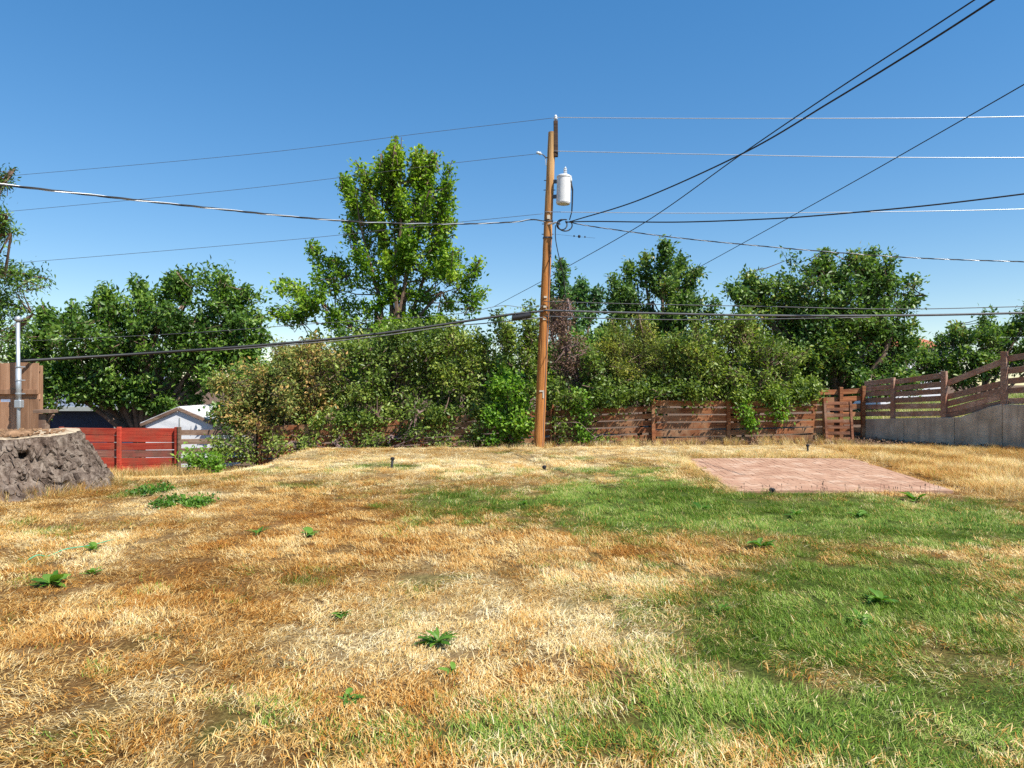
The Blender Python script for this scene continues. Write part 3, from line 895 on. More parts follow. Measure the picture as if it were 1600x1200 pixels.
def fence_run(name, label, Yf, posts, tops, bots, mat, nb=6, post_mat=None, bh=.16, ends=None, seed=0, jitter=.012, facing=True, group=None, fill=.80, odd=None):
    rr = random.Random(seed)
    P0 = at(posts[0], 690, Yf(posts[0]))
    root = empty(name, (P0.x, P0.y, hz(P0.x, P0.y)))
    tag(root, label, 'fence', group)
    o = Vector(root.location)
    for i, px in enumerate(posts):
        Y = Yf(px)
        zt = max(at(px, t, Y).z for t in ([tops[max(i - 1, 0)][1], tops[min(i, len(tops) - 1)][0]]))
        b = at(px, 690, Y); zb = hz(b.x, Y) - .25
        mb = MB(); h = zt + .02 - zb
        mb.box((0, 0, h / 2), (.10, .085, h), Matrix.Rotation(rr.uniform(-.012, .012), 3, 'Y'))
        p = mb.build('post', post_mat or mat, root, bevel=.006)
        p.location = Vector((b.x, Y - .062, zb)) - o
    for i in range(len(posts) - 1):
        xa, xb = posts[i], posts[i + 1]; Ya, Yb = Yf(xa), Yf(xb)
        ta, tb = at(xa, tops[i][0], Ya).z, at(xb, tops[i][1], Yb).z
        ba, bb = at(xa, bots[i][0], Ya).z, at(xb, bots[i][1], Yb).z
        for k in range(nb):
            f = (k + .5) / nb
            za = ta + (ba - ta) * f + rr.uniform(-jitter, jitter); zb_ = tb + (bb - tb) * f + rr.uniform(-jitter, jitter)
            A = Vector((at(xa, 0, Ya).x + .006, Ya + rr.uniform(0, .006), za)); B = Vector((at(xb, 0, Yb).x - .006, Yb + rr.uniform(0, .006), zb_))
            pitch = (ta - ba) / nb
            hgt = min(bh, pitch * fill) * rr.uniform(.94, 1.03)
            mb = MB(); mid = (A + B) / 2
            mb.plank(A - mid, B - mid, hgt, .028, tilt=rr.uniform(-.06, .02))
            bo = mb.build('board', odd[1] if odd and k == odd[0] and i > 0 else mat, root, bevel=.004)
            bo.location = mid - o
    return root

flat_Y = lambda px: 19.0
fence_run('red_fence', 'bright red painted board fence behind the stump', flat_Y, [20, 98, 188, 278], [(671, 669)] + [(668, 669)] * 2, [(748, 750)] + [(750, 748)] * 2,
          M['red'], nb=7, bh=.24, seed=1, fill=.93, odd=(3, M['red_worn']))
fence_run('weathered_fence', 'grey brown weathered board fence between red fence and shrubs', flat_Y, [281, 402], [(668, 668)], [(742, 738)], M['grey_wood'], nb=5, bh=.15, seed=2)
fence_run('overgrown_fence', 'dark brown board fence swallowed by shrubs left of the pole', lambda px: 19.0, [405, 535, 660, 785, 862], [(664, 660), (658, 654), (650, 646), (645, 640)],
          [(728, 722), (720, 716), (714, 708), (706, 702)], M['brown'], nb=6, bh=.15, seed=3)
fence_run('brown_fence', 'reddish brown horizontal board fence right of the utility pole', lambda px: 19.0 - (px - 865) * .0006, [865, 1020, 1137, 1287],
          [(640, 633), (624, 625), (627, 622)], [(704, 700), (696, 692), (692, 688)], M['brown'], nb=6, bh=.165, seed=4)
fence_run('corner_fence', 'short taller shaded board fence at the foot of the concrete wall', lambda px: 19.35, [1270, 1312, 1347], [(608, 607), (606, 604)], [(690, 690), (690, 690)], M['brown'], nb=7, bh=.14, seed=5)

M['gate'] = wood('dark_gate_stain', (.08, .03, .018), (.16, .065, .035), (.27, .13, .075), stain=(.24, .15, .10))
def slatted_gate():
    Y = 18.55
    a = at(1291, 684, Y); b = at(1333, 684, Y)
    gz = hz(a.x, Y)
    root = empty('slatted_gate', ((a.x + b.x) / 2, Y, gz))
    tag(root, 'low slatted wooden gate panel leaning on the fence beside the wall', 'gate')
    W = b.x - a.x; H = at(0, 627, Y).z - gz
    for s, nm in ((-1, 'stile'), (1, 'stile')):
        mb = MB().box((0, 0, H / 2), (.07, .05, H)); o = mb.build(nm, M['gate'], root, bevel=.004); o.location = (s * W / 2, .0, 0)
    for k in range(7):
        mb = MB().box((0, 0, 0), (W - .075, .022, .085)); o = mb.build('slat', M['gate'], root, bevel=.003)
        o.location = (0, .012, .09 + k * (H - .14) / 6)
    root.rotation_euler = (math.radians(-6), 0, math.radians(4))
slatted_gate()

# --- concrete retaining wall with a ramped top, fence on top
def wallY(px):
    return 20.409 / ((px - 800) / F + .5417)
def wp(px, py):
    return at(px, py, wallY(px))
def concrete():
    m, nt, out = new_mat('concrete')
    v = coords(nt, 'World')
    n = noise_tex(nt, 2.2, 7, .65, v)
    c = ramp(nt, n, [(.3, (.32, .245, .18)), (.55, (.50, .40, .305)), (.75, (.62, .52, .42))])
    vs = noise_tex(nt, 1.0, 5, .6, coords(nt, 'World', (5, 5, .35)))
    st = ramp(nt, vs, [(.5, (0, 0, 0)), (.7, (1, 1, 1))])
    c = mixc(nt, mathn(nt, 'MULTIPLY', st, .55), c, (.12, .095, .085))
    n2 = noise_tex(nt, 45, 4, .7, v)
    finish(nt, out, c, .9, .2, n2, .35, .006)
    return m
M['concrete'] = concrete()
WD = Vector((1.95, -3.6, 0)).normalized(); WN = Vector((3.6, 1.95, 0)).normalized()
def wall_pt(s, z, off=0.0):
    return Vector((9.9, 19.4, 0)) + WD * s + WN * off + Vector((0, 0, z))
def s_of(px):
    p = at(px, 600, wallY(px)); return (Vector((p.x, p.y, 0)) - Vector((9.9, 19.4, 0))).length
s1, s2 = s_of(1500), s_of(1562)
WALL_TOP = [(0, .60), (s1, .77), (s1 + (s2 - s1) * .35, .90), (s1 + (s2 - s1) * .7, 1.04), (s2, 1.115), (14, 1.15)]
def build_wall():
    root = empty('concrete_wall', wall_pt(0, 0))
    tag(root, 'grey stained concrete retaining wall with ramped top at right', 'wall')
    o = Vector(root.location)
    joints = [0, 1.25, 2.55, s2 + .05, 6.2, 8.8, 11.4, 14.0]
    zs = lambda s: float(np.interp(s, [a for a, b in WALL_TOP], [b for a, b in WALL_TOP]))
    for a, b in zip(joints[:-1], joints[1:]):
        ss = sorted(set([a + .004, b - .004] + [q for q, z in WALL_TOP if a + .01 < q < b - .01]))
        front = [wall_pt(ss[0], -.5) - o] + [wall_pt(s, zs(s)) - o for s in ss] + [wall_pt(ss[-1], -.5) - o]
        MB().prism(front, WN * .24).build('wall_panel', M['concrete'], root, bevel=.012)
build_wall()

def upper_bank():
    def z(X, Y):
        s = (X - 9.9) * WD.x + (Y - 19.4) * WD.y
        d = (X - 9.9) * WN.x + (Y - 19.4) * WN.y
        base = np.interp(s, [a for a, b in WALL_TOP], [b - .09 for a, b in WALL_TOP])
        return base + .20 * np.clip(d - .5, 0, 5) * (.55 + .45 * sstep(.5, 3.5, s)) + .05 * fbm(X, Y, 3)
    ss = np.arange(-2.0, 14, .25); dd = np.concatenate([np.arange(.13, 6, .22), [8, 12, 20]])
    S, D = np.meshgrid(ss, dd)
    X = 9.9 + WD.x * S + WN.x * D; Y = 19.4 + WD.y * S + WN.y * D
    V = np.stack([X.ravel(), Y.ravel(), z(X, Y).ravel()], 1)
    nx = len(ss); ny = len(dd)
    i = (np.arange(ny - 1)[:, None] * nx + np.arange(nx - 1)[None, :]).ravel()
    Q = np.stack([i, i + 1, i + nx + 1, i + nx], 1)
    g = .5 + .5 * fbm(V[:, 0], V[:, 1], 8)
    o = np_mesh('bank', V, Q, M['ground'], None, dict(green=np.clip(g + .2, 0, 1), rust=g * 0, pale=1 - g, dirt=g * 0), True)
    tag(o, 'raised grassy bank behind the concrete wall', kind='structure')
    n = 3800
    s = G.uniform(-.5, 7, n); d = G.uniform(.2, 5.5, n)
    x = 9.9 + WD.x * s + WN.x * d; y = 19.4 + WD.y * s + WN.y * d
    P = np.stack([x, y, z(x, y)], 1)
    rot = np.stack([G.normal(0, .1, n), G.normal(0, .1, n), G.uniform(0, 6.28, n)], 1)
    sc_ = G.uniform(.7, 1.3, n)
    gg = np.clip(.75 + .5 * fbm(x * .8, y * .8, 12), .1, 1)
    o = scatter('bank_grass', tall_set, P, rot, np.stack([sc_, sc_, sc_ * .8], 1), G.integers(0, 3, n),
                dict(green=gg, rust=gg * 0, pale=gg * .8, tone=np.clip(.8 + gg * .2, 0, 1)))
    tag(o, 'bright sunlit green grass on the bank behind the wall', 'grass', kind='stuff')
upper_bank()

def wall_fence():
    root = empty('stepped_fence', wall_pt(0, .6))
    tag(root, 'open board fence climbing along the top of the concrete wall', 'fence')
    o = Vector(root.location)
    set_back = WN * .12
    def P(px, py): return wp(px, py) + set_back - o
    posts = [(1346, 612, 656), (1393, 590, 656), (1473, 580, 656), (1567, 549, 640), (1680, 530, 650)]
    for k, (px, t, b) in enumerate(posts):
        T = P(px, t); B = P(px, b); c = (T + B) / 2
        w = .13 if k in (2, 3) else .10
        mb = MB().box((0, 0, 0), (w, .10, (T - B).length), Matrix.Rotation(math.atan2(WD.y, WD.x), 3, 'Z'))
        ob = mb.build('post', M['mauve'], root, bevel=.006); ob.location = c - WN * .055
    bays = [
        (1347, 1393, [(600, 594), (608, 604), (616, 613), (626, 624), (636, 635), (647, 646)], .135),
        (1393, 1473, [(597, 586), (607, 600), (616, 611), (626, 622), (635.5, 634), (647.5, 645.5)], .135),
        (1473, 1567, [(600, 563), (621, 598), (632, 609), (643, 618), (650, 629)], .14),
        (1567, 1680, [(561, 543), (580, 566), (596, 586), (611, 604), (627, 624)], .14)]
    for (xa, xb, ys, h) in bays:
        for (ya, yb) in ys:
            A = P(xa, ya); B = P(xb, yb); mid = (A + B) / 2
            mb = MB().plank(A - mid, B - mid, h, .03)
            ob = mb.build('board', M['mauve'], root, bevel=.004); ob.location = mid
wall_fence()

# --- tan fence behind the stump, mast, post
def tan_fence():
    Y = 13.4
    a = at(-330, 690, Y); b = at(61, 690, Y)
    root = empty('tan_fence', (b.x, Y, hz(b.x, Y)))
    tag(root, 'tan vertical board fence panel behind the stump at the left edge', 'fence')
    o = Vector(root.location); rr = random.Random(5)
    zt = at(0, 567, Y).z; zr = at(0, 612, Y).z; zg = o.z
    n = 26; w = (b.x - a.x) / n
    for k in range(n):
        x = a.x + (k + .5) * w - o.x
        for (z0, z1, dy) in ((zr - .03, zt + rr.uniform(-.008, .008), 0), (zg + .04, zr - .14 - (.06 if k % 5 == 2 else 0), .004)):
            mb = MB().box((0, 0, 0), (w - .008, .022, z1 - z0)); ob = mb.build('board', M['tan'], root, bevel=.003)
            ob.location = (x, dy + rr.uniform(-.004, .004), (z0 + z1) / 2 - o.z)
    for z, d in ((zr, -.035), (zr - .1, .03), (zg + .25, .03), (zt - .12, .03)):
        ob = MB().box((0, 0, 0), (b.x - a.x, .035, .10)).build('rail', M['tan'], root, bevel=.004)
        ob.location = ((a.x + b.x) / 2 - o.x, d, z - o.z)
    for x in (b.x - .06, b.x - 2.4, b.x - 4.7):
        ob = MB().box((0, 0, (zt - zg) / 2 - .2), (.09, .09, zt - zg + .3)).build('post', M['tan'], root, bevel=.004)
        ob.location = (x - o.x, .095, 0)
tan_fence()

def mast():
    Y = 13.2
    b = at(29, 636, Y); t = at(28, 500, Y)
    root = empty('conduit_mast', (b.x, Y, hz(b.x, Y)))
    tag(root, 'grey metal conduit mast with box on the tan fence', 'mast')
    o = Vector(root.location)
    MB().tube([Vector((b.x, Y, hz(b.x, Y) - .1)) - o, b - o + Vector((0, 0, .05)), t - o], [.03, .034, .034], 14).build('pipe', M['galv'], root, smooth=True)
    MB().tube([Vector((b.x, Y, b.z + .75)) - o, Vector((b.x, Y, b.z + .05)) - o], .048, 14).build('sleeve', M['galv'], root, smooth=True)
    ob = MB().box((0, 0, 0), (.125, .11, .15)).build('junction_box', M['galv'], root, bevel=.01); ob.location = b - o + Vector((.01, 0, .06))
    MB().lathe(t - o, [(.05, -.03), (.06, .01), (.055, .05), (.02, .075)], 14).build('weather_cap', M['galv'], root, smooth=True)
    for py in (573, 594, 615):
        p = at(29, py, Y) - o
        s = MB().box((0, 0, 0), (.17, .03, .022)).build('strap', M['galv'], root); s.location = p + Vector((0, .05, 0))
        MB().lathe(p, [(.056, -.012), (.056, .012)], 12).build('strap_ring', M['galv'], root)
mast()

def capped_post():
    Y = 12.4
    p = at(69, 640, Y); g = hz(p.x, Y)
    root = empty('capped_post', (p.x, Y, g))
    tag(root, 'short pale wooden post with a flat board cap behind the stump', 'post')
    H = p.z - g
    MB().box((0, 0, H / 2 - .1), (.13, .12, H + .05)).build('post_shaft', M['grey_wood'], root, bevel=.006)
    MB().box((.03, 0, H - .03), (.30, .24, .06)).build('cap', M['grey_wood'], root, bevel=.006)
    MB().plank((.04, 0, H - .2), (.15, 0, H - .07), .09, .05).build('bracket', M['grey_wood'], root, bevel=.004)
capped_post()

# ------------------------------------------------------------------ stump
def stump_bark():
    m, nt, out = new_mat('stump_bark')
    v = coords(nt, 'World')
    n = noise_tex(nt, 9, 7, .7, coords(nt, 'World', (1, 1, .55)), .6)
    c = ramp(nt, n, [(.32, (.04, .028, .022)), (.46, (.135, .10, .078)), (.6, (.245, .195, .155)), (.8, (.40, .34, .28))])
    w = noise_tex(nt, 1.6, 5, .6, v)
    c = mixc(nt, ramp(nt, w, [(.5, (0, 0, 0)), (.72, (.6, .6, .6))]), c, (.15, .10, .075))
    finish(nt, out, c, .95, .1, noise_tex(nt, 26, 6, .75, v), .9, .03)
    return m
def build_stump():
    cx, cy = -7.7, 10.3; g0 = hz(cx, cy)
    root = empty('tree_stump', (cx, cy, g0)); tag(root, 'huge grey barked tree stump at the left edge', 'stump')
    H = .85 - g0; NT, NZ = 360, 110
    th = np.linspace(0, 2 * math.pi, NT, endpoint=False); zz = np.linspace(0, 1, NZ)
    TH, ZZ = np.meshgrid(th, zz)
    butt = .16 * np.sin(TH * 5 + .6) + .10 * np.sin(TH * 9 + 2.0)
    rad = .97 + (.50 + butt * .9) * (1 - ZZ) ** 1.25 + .04 * np.sin(TH * 3 + 1)
    fl = fbm(np.cos(TH) * 9 + 20 + ZZ * .6, np.sin(TH) * 9 + 20 + ZZ * 2.6, 3, 5)
    rid = 1 - np.abs(fbm(np.cos(TH) * 5 + 40 + .4 * ZZ, np.sin(TH) * 5 + 40 + ZZ * 2.2, 7, 4)) * 2.2
    fine = fbm(np.cos(TH) * 22 + 60 + ZZ * 3, np.sin(TH) * 22 + 60 + ZZ * 9, 17, 4)
    rad = rad + .10 * fl + .06 * (np.abs(fine) - .3) + .06 * rid * (.4 + .6 * np.clip(1.2 - ZZ, 0, 1))
    # rotten hollow facing the yard
    for (t0, z0, st, sz, dep) in ((-.66, .77, .055, .06, .36), (-.60, .66, .05, .10, .12), (-.72, .45, .10, .05, .10), (-.3, .55, .08, .05, .07)):
        rad = rad - dep * np.exp(-((np.angle(np.exp(1j * (TH - t0)))) / st) ** 2 - ((ZZ - z0) / sz) ** 2)
    X = rad * np.cos(TH); Y = rad * np.sin(TH); Z = ZZ * (H + .2) - .2 + .03 * np.sin(TH * 2) * ZZ
    V = np.stack([X.ravel(), Y.ravel(), Z.ravel()], 1)
    i = np.arange(NZ - 1)[:, None] * NT + np.arange(NT)[None, :]; j = np.arange(NZ - 1)[:, None] * NT + (np.arange(NT)[None, :] + 1) % NT
    Q = np.stack([i, j, j + NT, i + NT], -1).reshape(-1, 4)
    M['stump_bark'] = stump_bark()
    np_mesh('bark', V, Q, M['stump_bark'], root, None, True)
    # plates of bark standing proud of the trunk
    rr = random.Random(21); pm = MB()
    for k in range(1500):
        zi = rr.randrange(3, NZ - 9); ti = rr.randrange(NT)
        t = th[ti]; p = Vector((X[zi, ti], Y[zi, ti], Z[zi, ti]))
        if (p.z < .0): continue
        if math.hypot(math.cos(t) * 1.1 - math.cos(-.66) * 1.1, math.sin(t) * 1.1 - math.sin(-.66) * 1.1) < .12 and abs(zz[zi] - .77) < .1: continue
        out_ = Vector((math.cos(t), math.sin(t), .35)).normalized(); tan = Vector((-math.sin(t), math.cos(t), 0)); upv = out_.cross(tan)
        w = rr.uniform(.02, .055); h = rr.uniform(.035, .11); d_ = rr.uniform(.012, .035)
        ro = rr.uniform(-.7, .7); a1 = tan * math.cos(ro) + upv * math.sin(ro); a2 = upv * math.cos(ro) - tan * math.sin(ro)
        b0 = len(pm.v); ring = []
        n_ = 6
        for q in range(n_):
            an = 2 * math.pi * q / n_; rr_ = rr.uniform(.6, 1.1)
            ring.append((math.cos(an) * w * rr_, math.sin(an) * h * rr_))
        for (u_, v_) in ring: pm.v.append(tuple(p + a1 * u_ * 1.15 + a2 * v_ * 1.15 - out_ * .03))
        for (u_, v_) in ring: pm.v.append(tuple(p + a1 * u_ * .8 + a2 * v_ * .8 + out_ * (d_ + rr.uniform(-.008, .008))))
        for q in range(n_):
            q2 = (q + 1) % n_; pm.f.append((b0 + q, b0 + q2, b0 + n_ + q2, b0 + n_ + q))
        pm.f.append(tuple(b0 + n_ + q for q in range(n_)))
    tag(pm.build('bark_plates', M['stump_bark'], root), kind='stuff')
    # sawn top: rings towards the centre
    tr = rad[-1]; rings = []
    for f, dz in ((1.0, .0), (.97, .012), (.9, .004), (.6, .0), (.3, -.01), (.02, -.01)):
        rings.append(np.stack([tr * f * np.cos(th), tr * f * np.sin(th), Z[-1] + dz + .012 * fbm(np.cos(th) * 4 * f, np.sin(th) * 4 * f, 9)], 1))
    V = np.concatenate(rings); n = len(rings)
    i = np.arange(n - 1)[:, None] * NT + np.arange(NT)[None, :]; j = np.arange(n - 1)[:, None] * NT + (np.arange(NT)[None, :] + 1) % NT
    Q = np.stack([i, i + NT, j + NT, j], -1).reshape(-1, 4)[:, ::-1]
    m, nt, out = new_mat('sawn_wood'); v = coords(nt, 'World')
    c = ramp(nt, noise_tex(nt, 8, 6, .65, v), [(.3, (.24, .17, .11)), (.55, (.46, .37, .25)), (.8, (.66, .57, .43))])
    finish(nt, out, c, .9, .15, noise_tex(nt, 30, 4, .7, v), .6, .01); M['sawn'] = m
    np_mesh('sawn_top', V, Q, m, root, None, True)
    # bark chips and rotten crumbs left on the top
    rr = random.Random(3); mb = MB()
    for k in range(420):
        a = rr.uniform(0, 6.283); r = .86 * math.sqrt(rr.uniform(0, 1))
        s = rr.uniform(.02, .07)
        z = H + s * .25 + .05 * max(0, math.sin(a * 2 + 1)) * (1 - r)
        mb.box((r * math.cos(a), r * math.sin(a), z), (s, s * rr.uniform(.3, .8), s * rr.uniform(.25, .6)),
               Matrix.Rotation(rr.uniform(0, 6), 3, 'Z') @ Matrix.Rotation(rr.uniform(-.6, .6), 3, 'X'))
    M['chips'] = plain('wood_chips', (.25, .15, .085), .95, .1, var=.6, scale=14)
    tag(mb.build('wood_chips', M['chips'], root), kind='stuff')
    for (a, r, s) in ((.5, .62, .11), (.9, .5, .08), (.15, .78, .06)):
        mb = MB(); mb.lathe((r * math.cos(a - 1.2), r * math.sin(a - 1.2), H), [(s * 1.1, -.01), (s, s * .35), (s * .7, s * .6), (s * .25, s * .72)], 9)
        mb.build('rotten_lump', M['chips'], root)
build_stump()

# ------------------------------------------------------------------ patio
def build_patio():
    m, nt, out = new_mat('paver_clay'); v = coords(nt, 'World')
    n = noise_tex(nt, 2.2, 6, .65, v)
    c = ramp(nt, n, [(.3, (.33, .175, .11)), (.52, (.41, .245, .158)), (.74, (.56, .41, .30))])
    rnd = nd(nt, 'ShaderNodeObjectInfo').outputs['Random']
    cc = nd(nt, 'ShaderNodeVectorMath', operation='SCALE'); nt.links.new(c, cc.inputs[0])
    nt.links.new(mathn(nt, 'MULTIPLY_ADD', rnd, .16, .92), cc.inputs['Scale'])
    finish(nt, out, cc.outputs[0], .9, .2, noise_tex(nt, 60, 4, .7, v), .4, .004)
    M['paver'] = m
    M['joint'] = plain('joint_sand', (.32, .205, .135), .95, .1, var=.3, scale=20)
    root = empty('brick_patio', (5.2, 12.2, hz(5.2, 12.2))); tag(root, 'faded pink brick patio set in the lawn', kind='structure')
    o = Vector(root.location)
    def bi(u, w):
        a = PATIO[0].lerp(PATIO[1], u); b = PATIO[3].lerp(PATIO[2], u)
        return a.lerp(b, w)
    front = [bi(u, w) + Vector((0, 0, .001)) - o for u, w in ((0, 0), (1, 0), (1, 1), (0, 1))]
    MB().prism(front, (0, 0, -.12)).build('joint_bed', M['joint'], root)
    nc, nr = 32, 22; rr = random.Random(9)
    cw, cl = 3.45 / nc, 4.48 / nr
    sh = MB().box((0, 0, 0), (cw - .006, cl - .006, .05)); bm_o = sh.build('brick', M['paver'], root)
    me = bm_o.data
    cells = []
    for c_ in range(nc):
        off = .5 if c_ % 2 else 0
        for r_ in range(nr + (1 if off else 0)):
            w0 = max(0, (r_ - off) / nr); w1 = min(1, (r_ + 1 - off) / nr)
            if w1 - w0 < .01: continue
            cells.append(((c_ + .5) / nc, (w0 + w1) / 2, (w1 - w0) * nr))
    cells.sort(key=lambda q: q[1])
    rest = MB(); first = True
    for k, (u, w, ln) in enumerate(cells):
        p = bi(u, w); dv = bi(u, min(1, w + .01)) - bi(u, max(0, w - .01))
        ang = math.atan2(-dv.x, dv.y)
        # smooth settling of the laid bricks
        z = .0005 + .012 * mnoise.noise(Vector((p.x * .8, p.y * .8, 3))) + rr.uniform(-.003, .003) + .004
        loc = Vector((p.x, p.y, z)) - o
        if k < 300:
            b = bm_o if first else link(bpy.data.objects.new('brick', me), root)
            first = False
            b.location = loc; b.rotation_euler = (rr.uniform(-.012, .012), rr.uniform(-.012, .012), ang); b.scale = (1, ln, 1)
        else:
            rest.box(loc, (cw - .006, cl * ln - .006, .05), Matrix.Rotation(ang, 3, 'Z') @ Matrix.Rotation(rr.uniform(-.012, .012), 3, 'X'))
    tag(rest.build('brick_field', M['paver'], root), kind='stuff')
build_patio()

# ------------------------------------------------------------------ houses
def shingles(name, col):
    m, nt, out = new_mat(name); v = coords(nt, 'World')
    b = nd(nt, 'ShaderNodeTexBrick'); nt.links.new(v, b.inputs['Vector'])
    b.inputs['Scale'].default_value = 3.0
    b.inputs['Color1'].default_value = (*[x * .8 for x in col], 1); b.inputs['Color2'].default_value = (*[min(1, x * 1.2) for x in col], 1)
    b.inputs['Mortar'].default_value = (*[x * .6 for x in col], 1)
    finish(nt, out, b.outputs['Color'], .9, .2, noise_tex(nt, 20, 4, .7, v), .5, .01)
    return m
M['navy'] = plain('navy_siding', (.035, .045, .085), .7, .3, var=.3)
M['blue_roof'] = shingles('blue_grey_shingle', (.16, .19, .25))
M['fascia'] = plain('fascia_paint', (.34, .36, .34), .7, .3, var=.15)
M['white_wall'] = plain('white_siding', (.74, .75, .76), .7, .3, var=.06)
M['pale_roof'] = shingles('pale_roofing', (.62, .63, .64))
M['terracotta'] = shingles('terracotta_tile', (.45, .15, .08))
M['pane'] = plain('window_glass', (.03, .04, .05), .1, .6, var=.1)

def navy_house():
    Y = 31.0
    L, Rr = at(-120, 640, Y), at(191, 640, Y)
    g = hz(L.x, Y) - .05
    root = empty('navy_house', ((L.x + Rr.x) / 2, Y, g)); tag(root, 'dark navy house with blue grey roof behind the red fence', 'house')
    o = Vector(root.location); W = Rr.x - L.x; ze = at(0, 640, Y).z - o.z; D = 7.0
    MB().box((0, D / 2, ze / 2 - .3), (W, D, ze + .6)).build('wall', M['navy'], root)
    # roof slab: eave in front, ridge behind
    zr = ze + 1.55
    MB().prism([Vector((-W / 2 - .4, -.5, ze)), Vector((-W / 2 - .4, D / 2, zr)), Vector((-W / 2 - .4, D + .5, ze)), Vector((-W / 2 - .4, D + .5, ze + .12)), Vector((-W / 2 - .4, D / 2, zr + .13)), Vector((-W / 2 - .4, -.5, ze + .12))],
               (W + .7, 0, 0)).build('roof', M['blue_roof'], root)
    ob = MB().box((0, 0, 0), (W + .7, .05, .2)).build('fascia', M['fascia'], root, bevel=.01); ob.location = (-.05, -.53, ze + .05)
    ob = MB().box((0, 0, 0), (.16, .16, ze + .6)).build('porch_post', M['fascia'], root, bevel=.01); ob.location = (W / 2 - .06, -.35, ze / 2 - .31)
    for x in (-2.4, .6):
        w = MB().box((0, 0, 0), (1.3, .06, .8)).build('window', M['fascia'], root); w.location = (x, -.015, ze - .75)
        MB().box((0, -.02, 0), (1.16, .05, .66)).build('pane', M['pane'], w)
navy_house()

def white_shed():
    Y = 23.0
    a, l, r = at(280, 636, Y), at(222, 662, Y), at(338, 662, Y)
    g = hz(a.x, Y) - .05
    root = empty('white_shed', (a.x, Y, g)); tag(root, 'small white gabled shed behind the red fence', 'shed')
    o = Vector(root.location); hw = (r.x - l.x) / 2 - .12; D = 3.2
    zA = a.z - o.z - .06; zE = l.z - o.z + .02
    MB().prism([Vector((-hw, 0, 0)), Vector((hw, 0, 0)), Vector((hw, 0, zE)), Vector((0, 0, zA)), Vector((-hw, 0, zE))], (0, D, 0)).build('wall', M['white_wall'], root)
    sl = (zA - zE) / hw
    for s in (-1, 1):
        e = Vector((s * (hw + .16), -.04, zE - .16 * sl)); t = Vector((s * .0, -.04, zA))
        th = Vector((0, 0, .07)); fr = [t, e, e + th, t + th] if s > 0 else [e, t, t + th, e + th]
        MB().prism([p + Vector((0, 0, .012)) for p in fr], (0, D + .16, 0)).build('roof', M['pale_roof'], root)
        MB().plank(Vector((s * (hw + .15), -.062, zE - .15 * sl - .0)), Vector((s * .01, -.062, zA + .0)), .10, .03).build('barge_board', M['grey_wood'], root)
    ob = MB().box((0, 0, 0), (.03, .02, zA - .3)).build('batten', M['fascia'], root); ob.location = (.02, -.011, (zA - .3) / 2)
white_shed()

def far_house():
    Y = 42.0
    l, r = at(1376, 560, Y), at(1475, 560, Y)
    root = empty('far_house', ((l.x + r.x) / 2, Y, -.5)); tag(root, 'white house with terracotta roof glimpsed through trees at right', 'house')
    o = Vector(root.location); W = r.x - l.x; ze = at(0, 543, Y).z + .5; zr = at(0, 523, Y).z + .5
    MB().box((0, 3, ze / 2), (W, 6, ze)).build('wall', M['white_wall'], root)
    MB().prism([Vector((-W / 2 - .3, -.4, ze)), Vector((-W / 2 - .3, 3, zr)), Vector((-W / 2 - .3, 6.4, ze))], (W + .6, 0, 0)).build('roof', M['terracotta'], root)
    for x in (-1, 1):
        w = MB().box((0, 0, 0), (.9, .06, 1.0)).build('window', M['fascia'], root); w.location = (x, -.015, ze - 1.0)
        MB().box((0, -.02, 0), (.78, .05, .88)).build('pane', M['pane'], w)
far_house()

# ------------------------------------------------------------------ utility pole and lines
M['pole'] = None
def pole_mat():
    m, nt, out = new_mat('pole_wood'); v = coords(nt, 'World', (16, 16, .9))
    n = noise_tex(nt, 1.0, 7, .65, v, .5)
    c = ramp(nt, n, [(.28, (.19, .060, .016)), (.5, (.43, .165, .042)), (.72, (.58, .28, .09))])
    z = nd(nt, 'ShaderNodeSeparateXYZ'); nt.links.new(coords(nt, 'World'), z.inputs[0])
    f = nd(nt, 'ShaderNodeMapRange'); f.inputs['From Min'].default_value = 4.5; f.inputs['From Max'].default_value = 8.3; nt.links.new(z.outputs['Z'], f.inputs['Value'])
    pale = ramp(nt, n, [(.28, (.26, .13, .05)), (.5, (.48, .30, .13)), (.72, (.62, .43, .22))])
    c = mixc(nt, f.outputs[0], c, pale)
    cr = noise_tex(nt, 1.0, 3, .6, coords(nt, 'World', (34, 34, .5)))
    c = mixc(nt, ramp(nt, cr, [(.60, (0, 0, 0)), (.68, (.85, .85, .85))]), c, (.06, .028, .015))
    finish(nt, out, c, .85, .25, n, .8, .02)
    return m
M['pole'] = pole_mat()
M['dark_wood'] = wood('dark_timber', (.035, .022, .015), (.07, .04, .028), (.12, .075, .05))
M['steel'] = plain('dark_steel', (.10, .10, .105), .5, .5, metal=.6, var=.2)
M['ceramic'] = plain('grey_porcelain', (.62, .66, .70), .2, .6, var=.08)
M['tank'] = plain('transformer_paint', (.66, .665, .66), .5, .4, var=.16, scale=5)
M['cable'] = plain('black_cable', (.016, .016, .018), .55, .4, var=.2)
M['alu'] = plain('bare_aluminium', (.60, .62, .64), .35, .5, metal=.6, var=.1)
M['weather_cable'] = plain('weathered_cable', (.09, .09, .095), .5, .5, var=.3)
M['tag_white'] = plain('tag_white', (.52, .47, .38), .5, .4, var=.1)

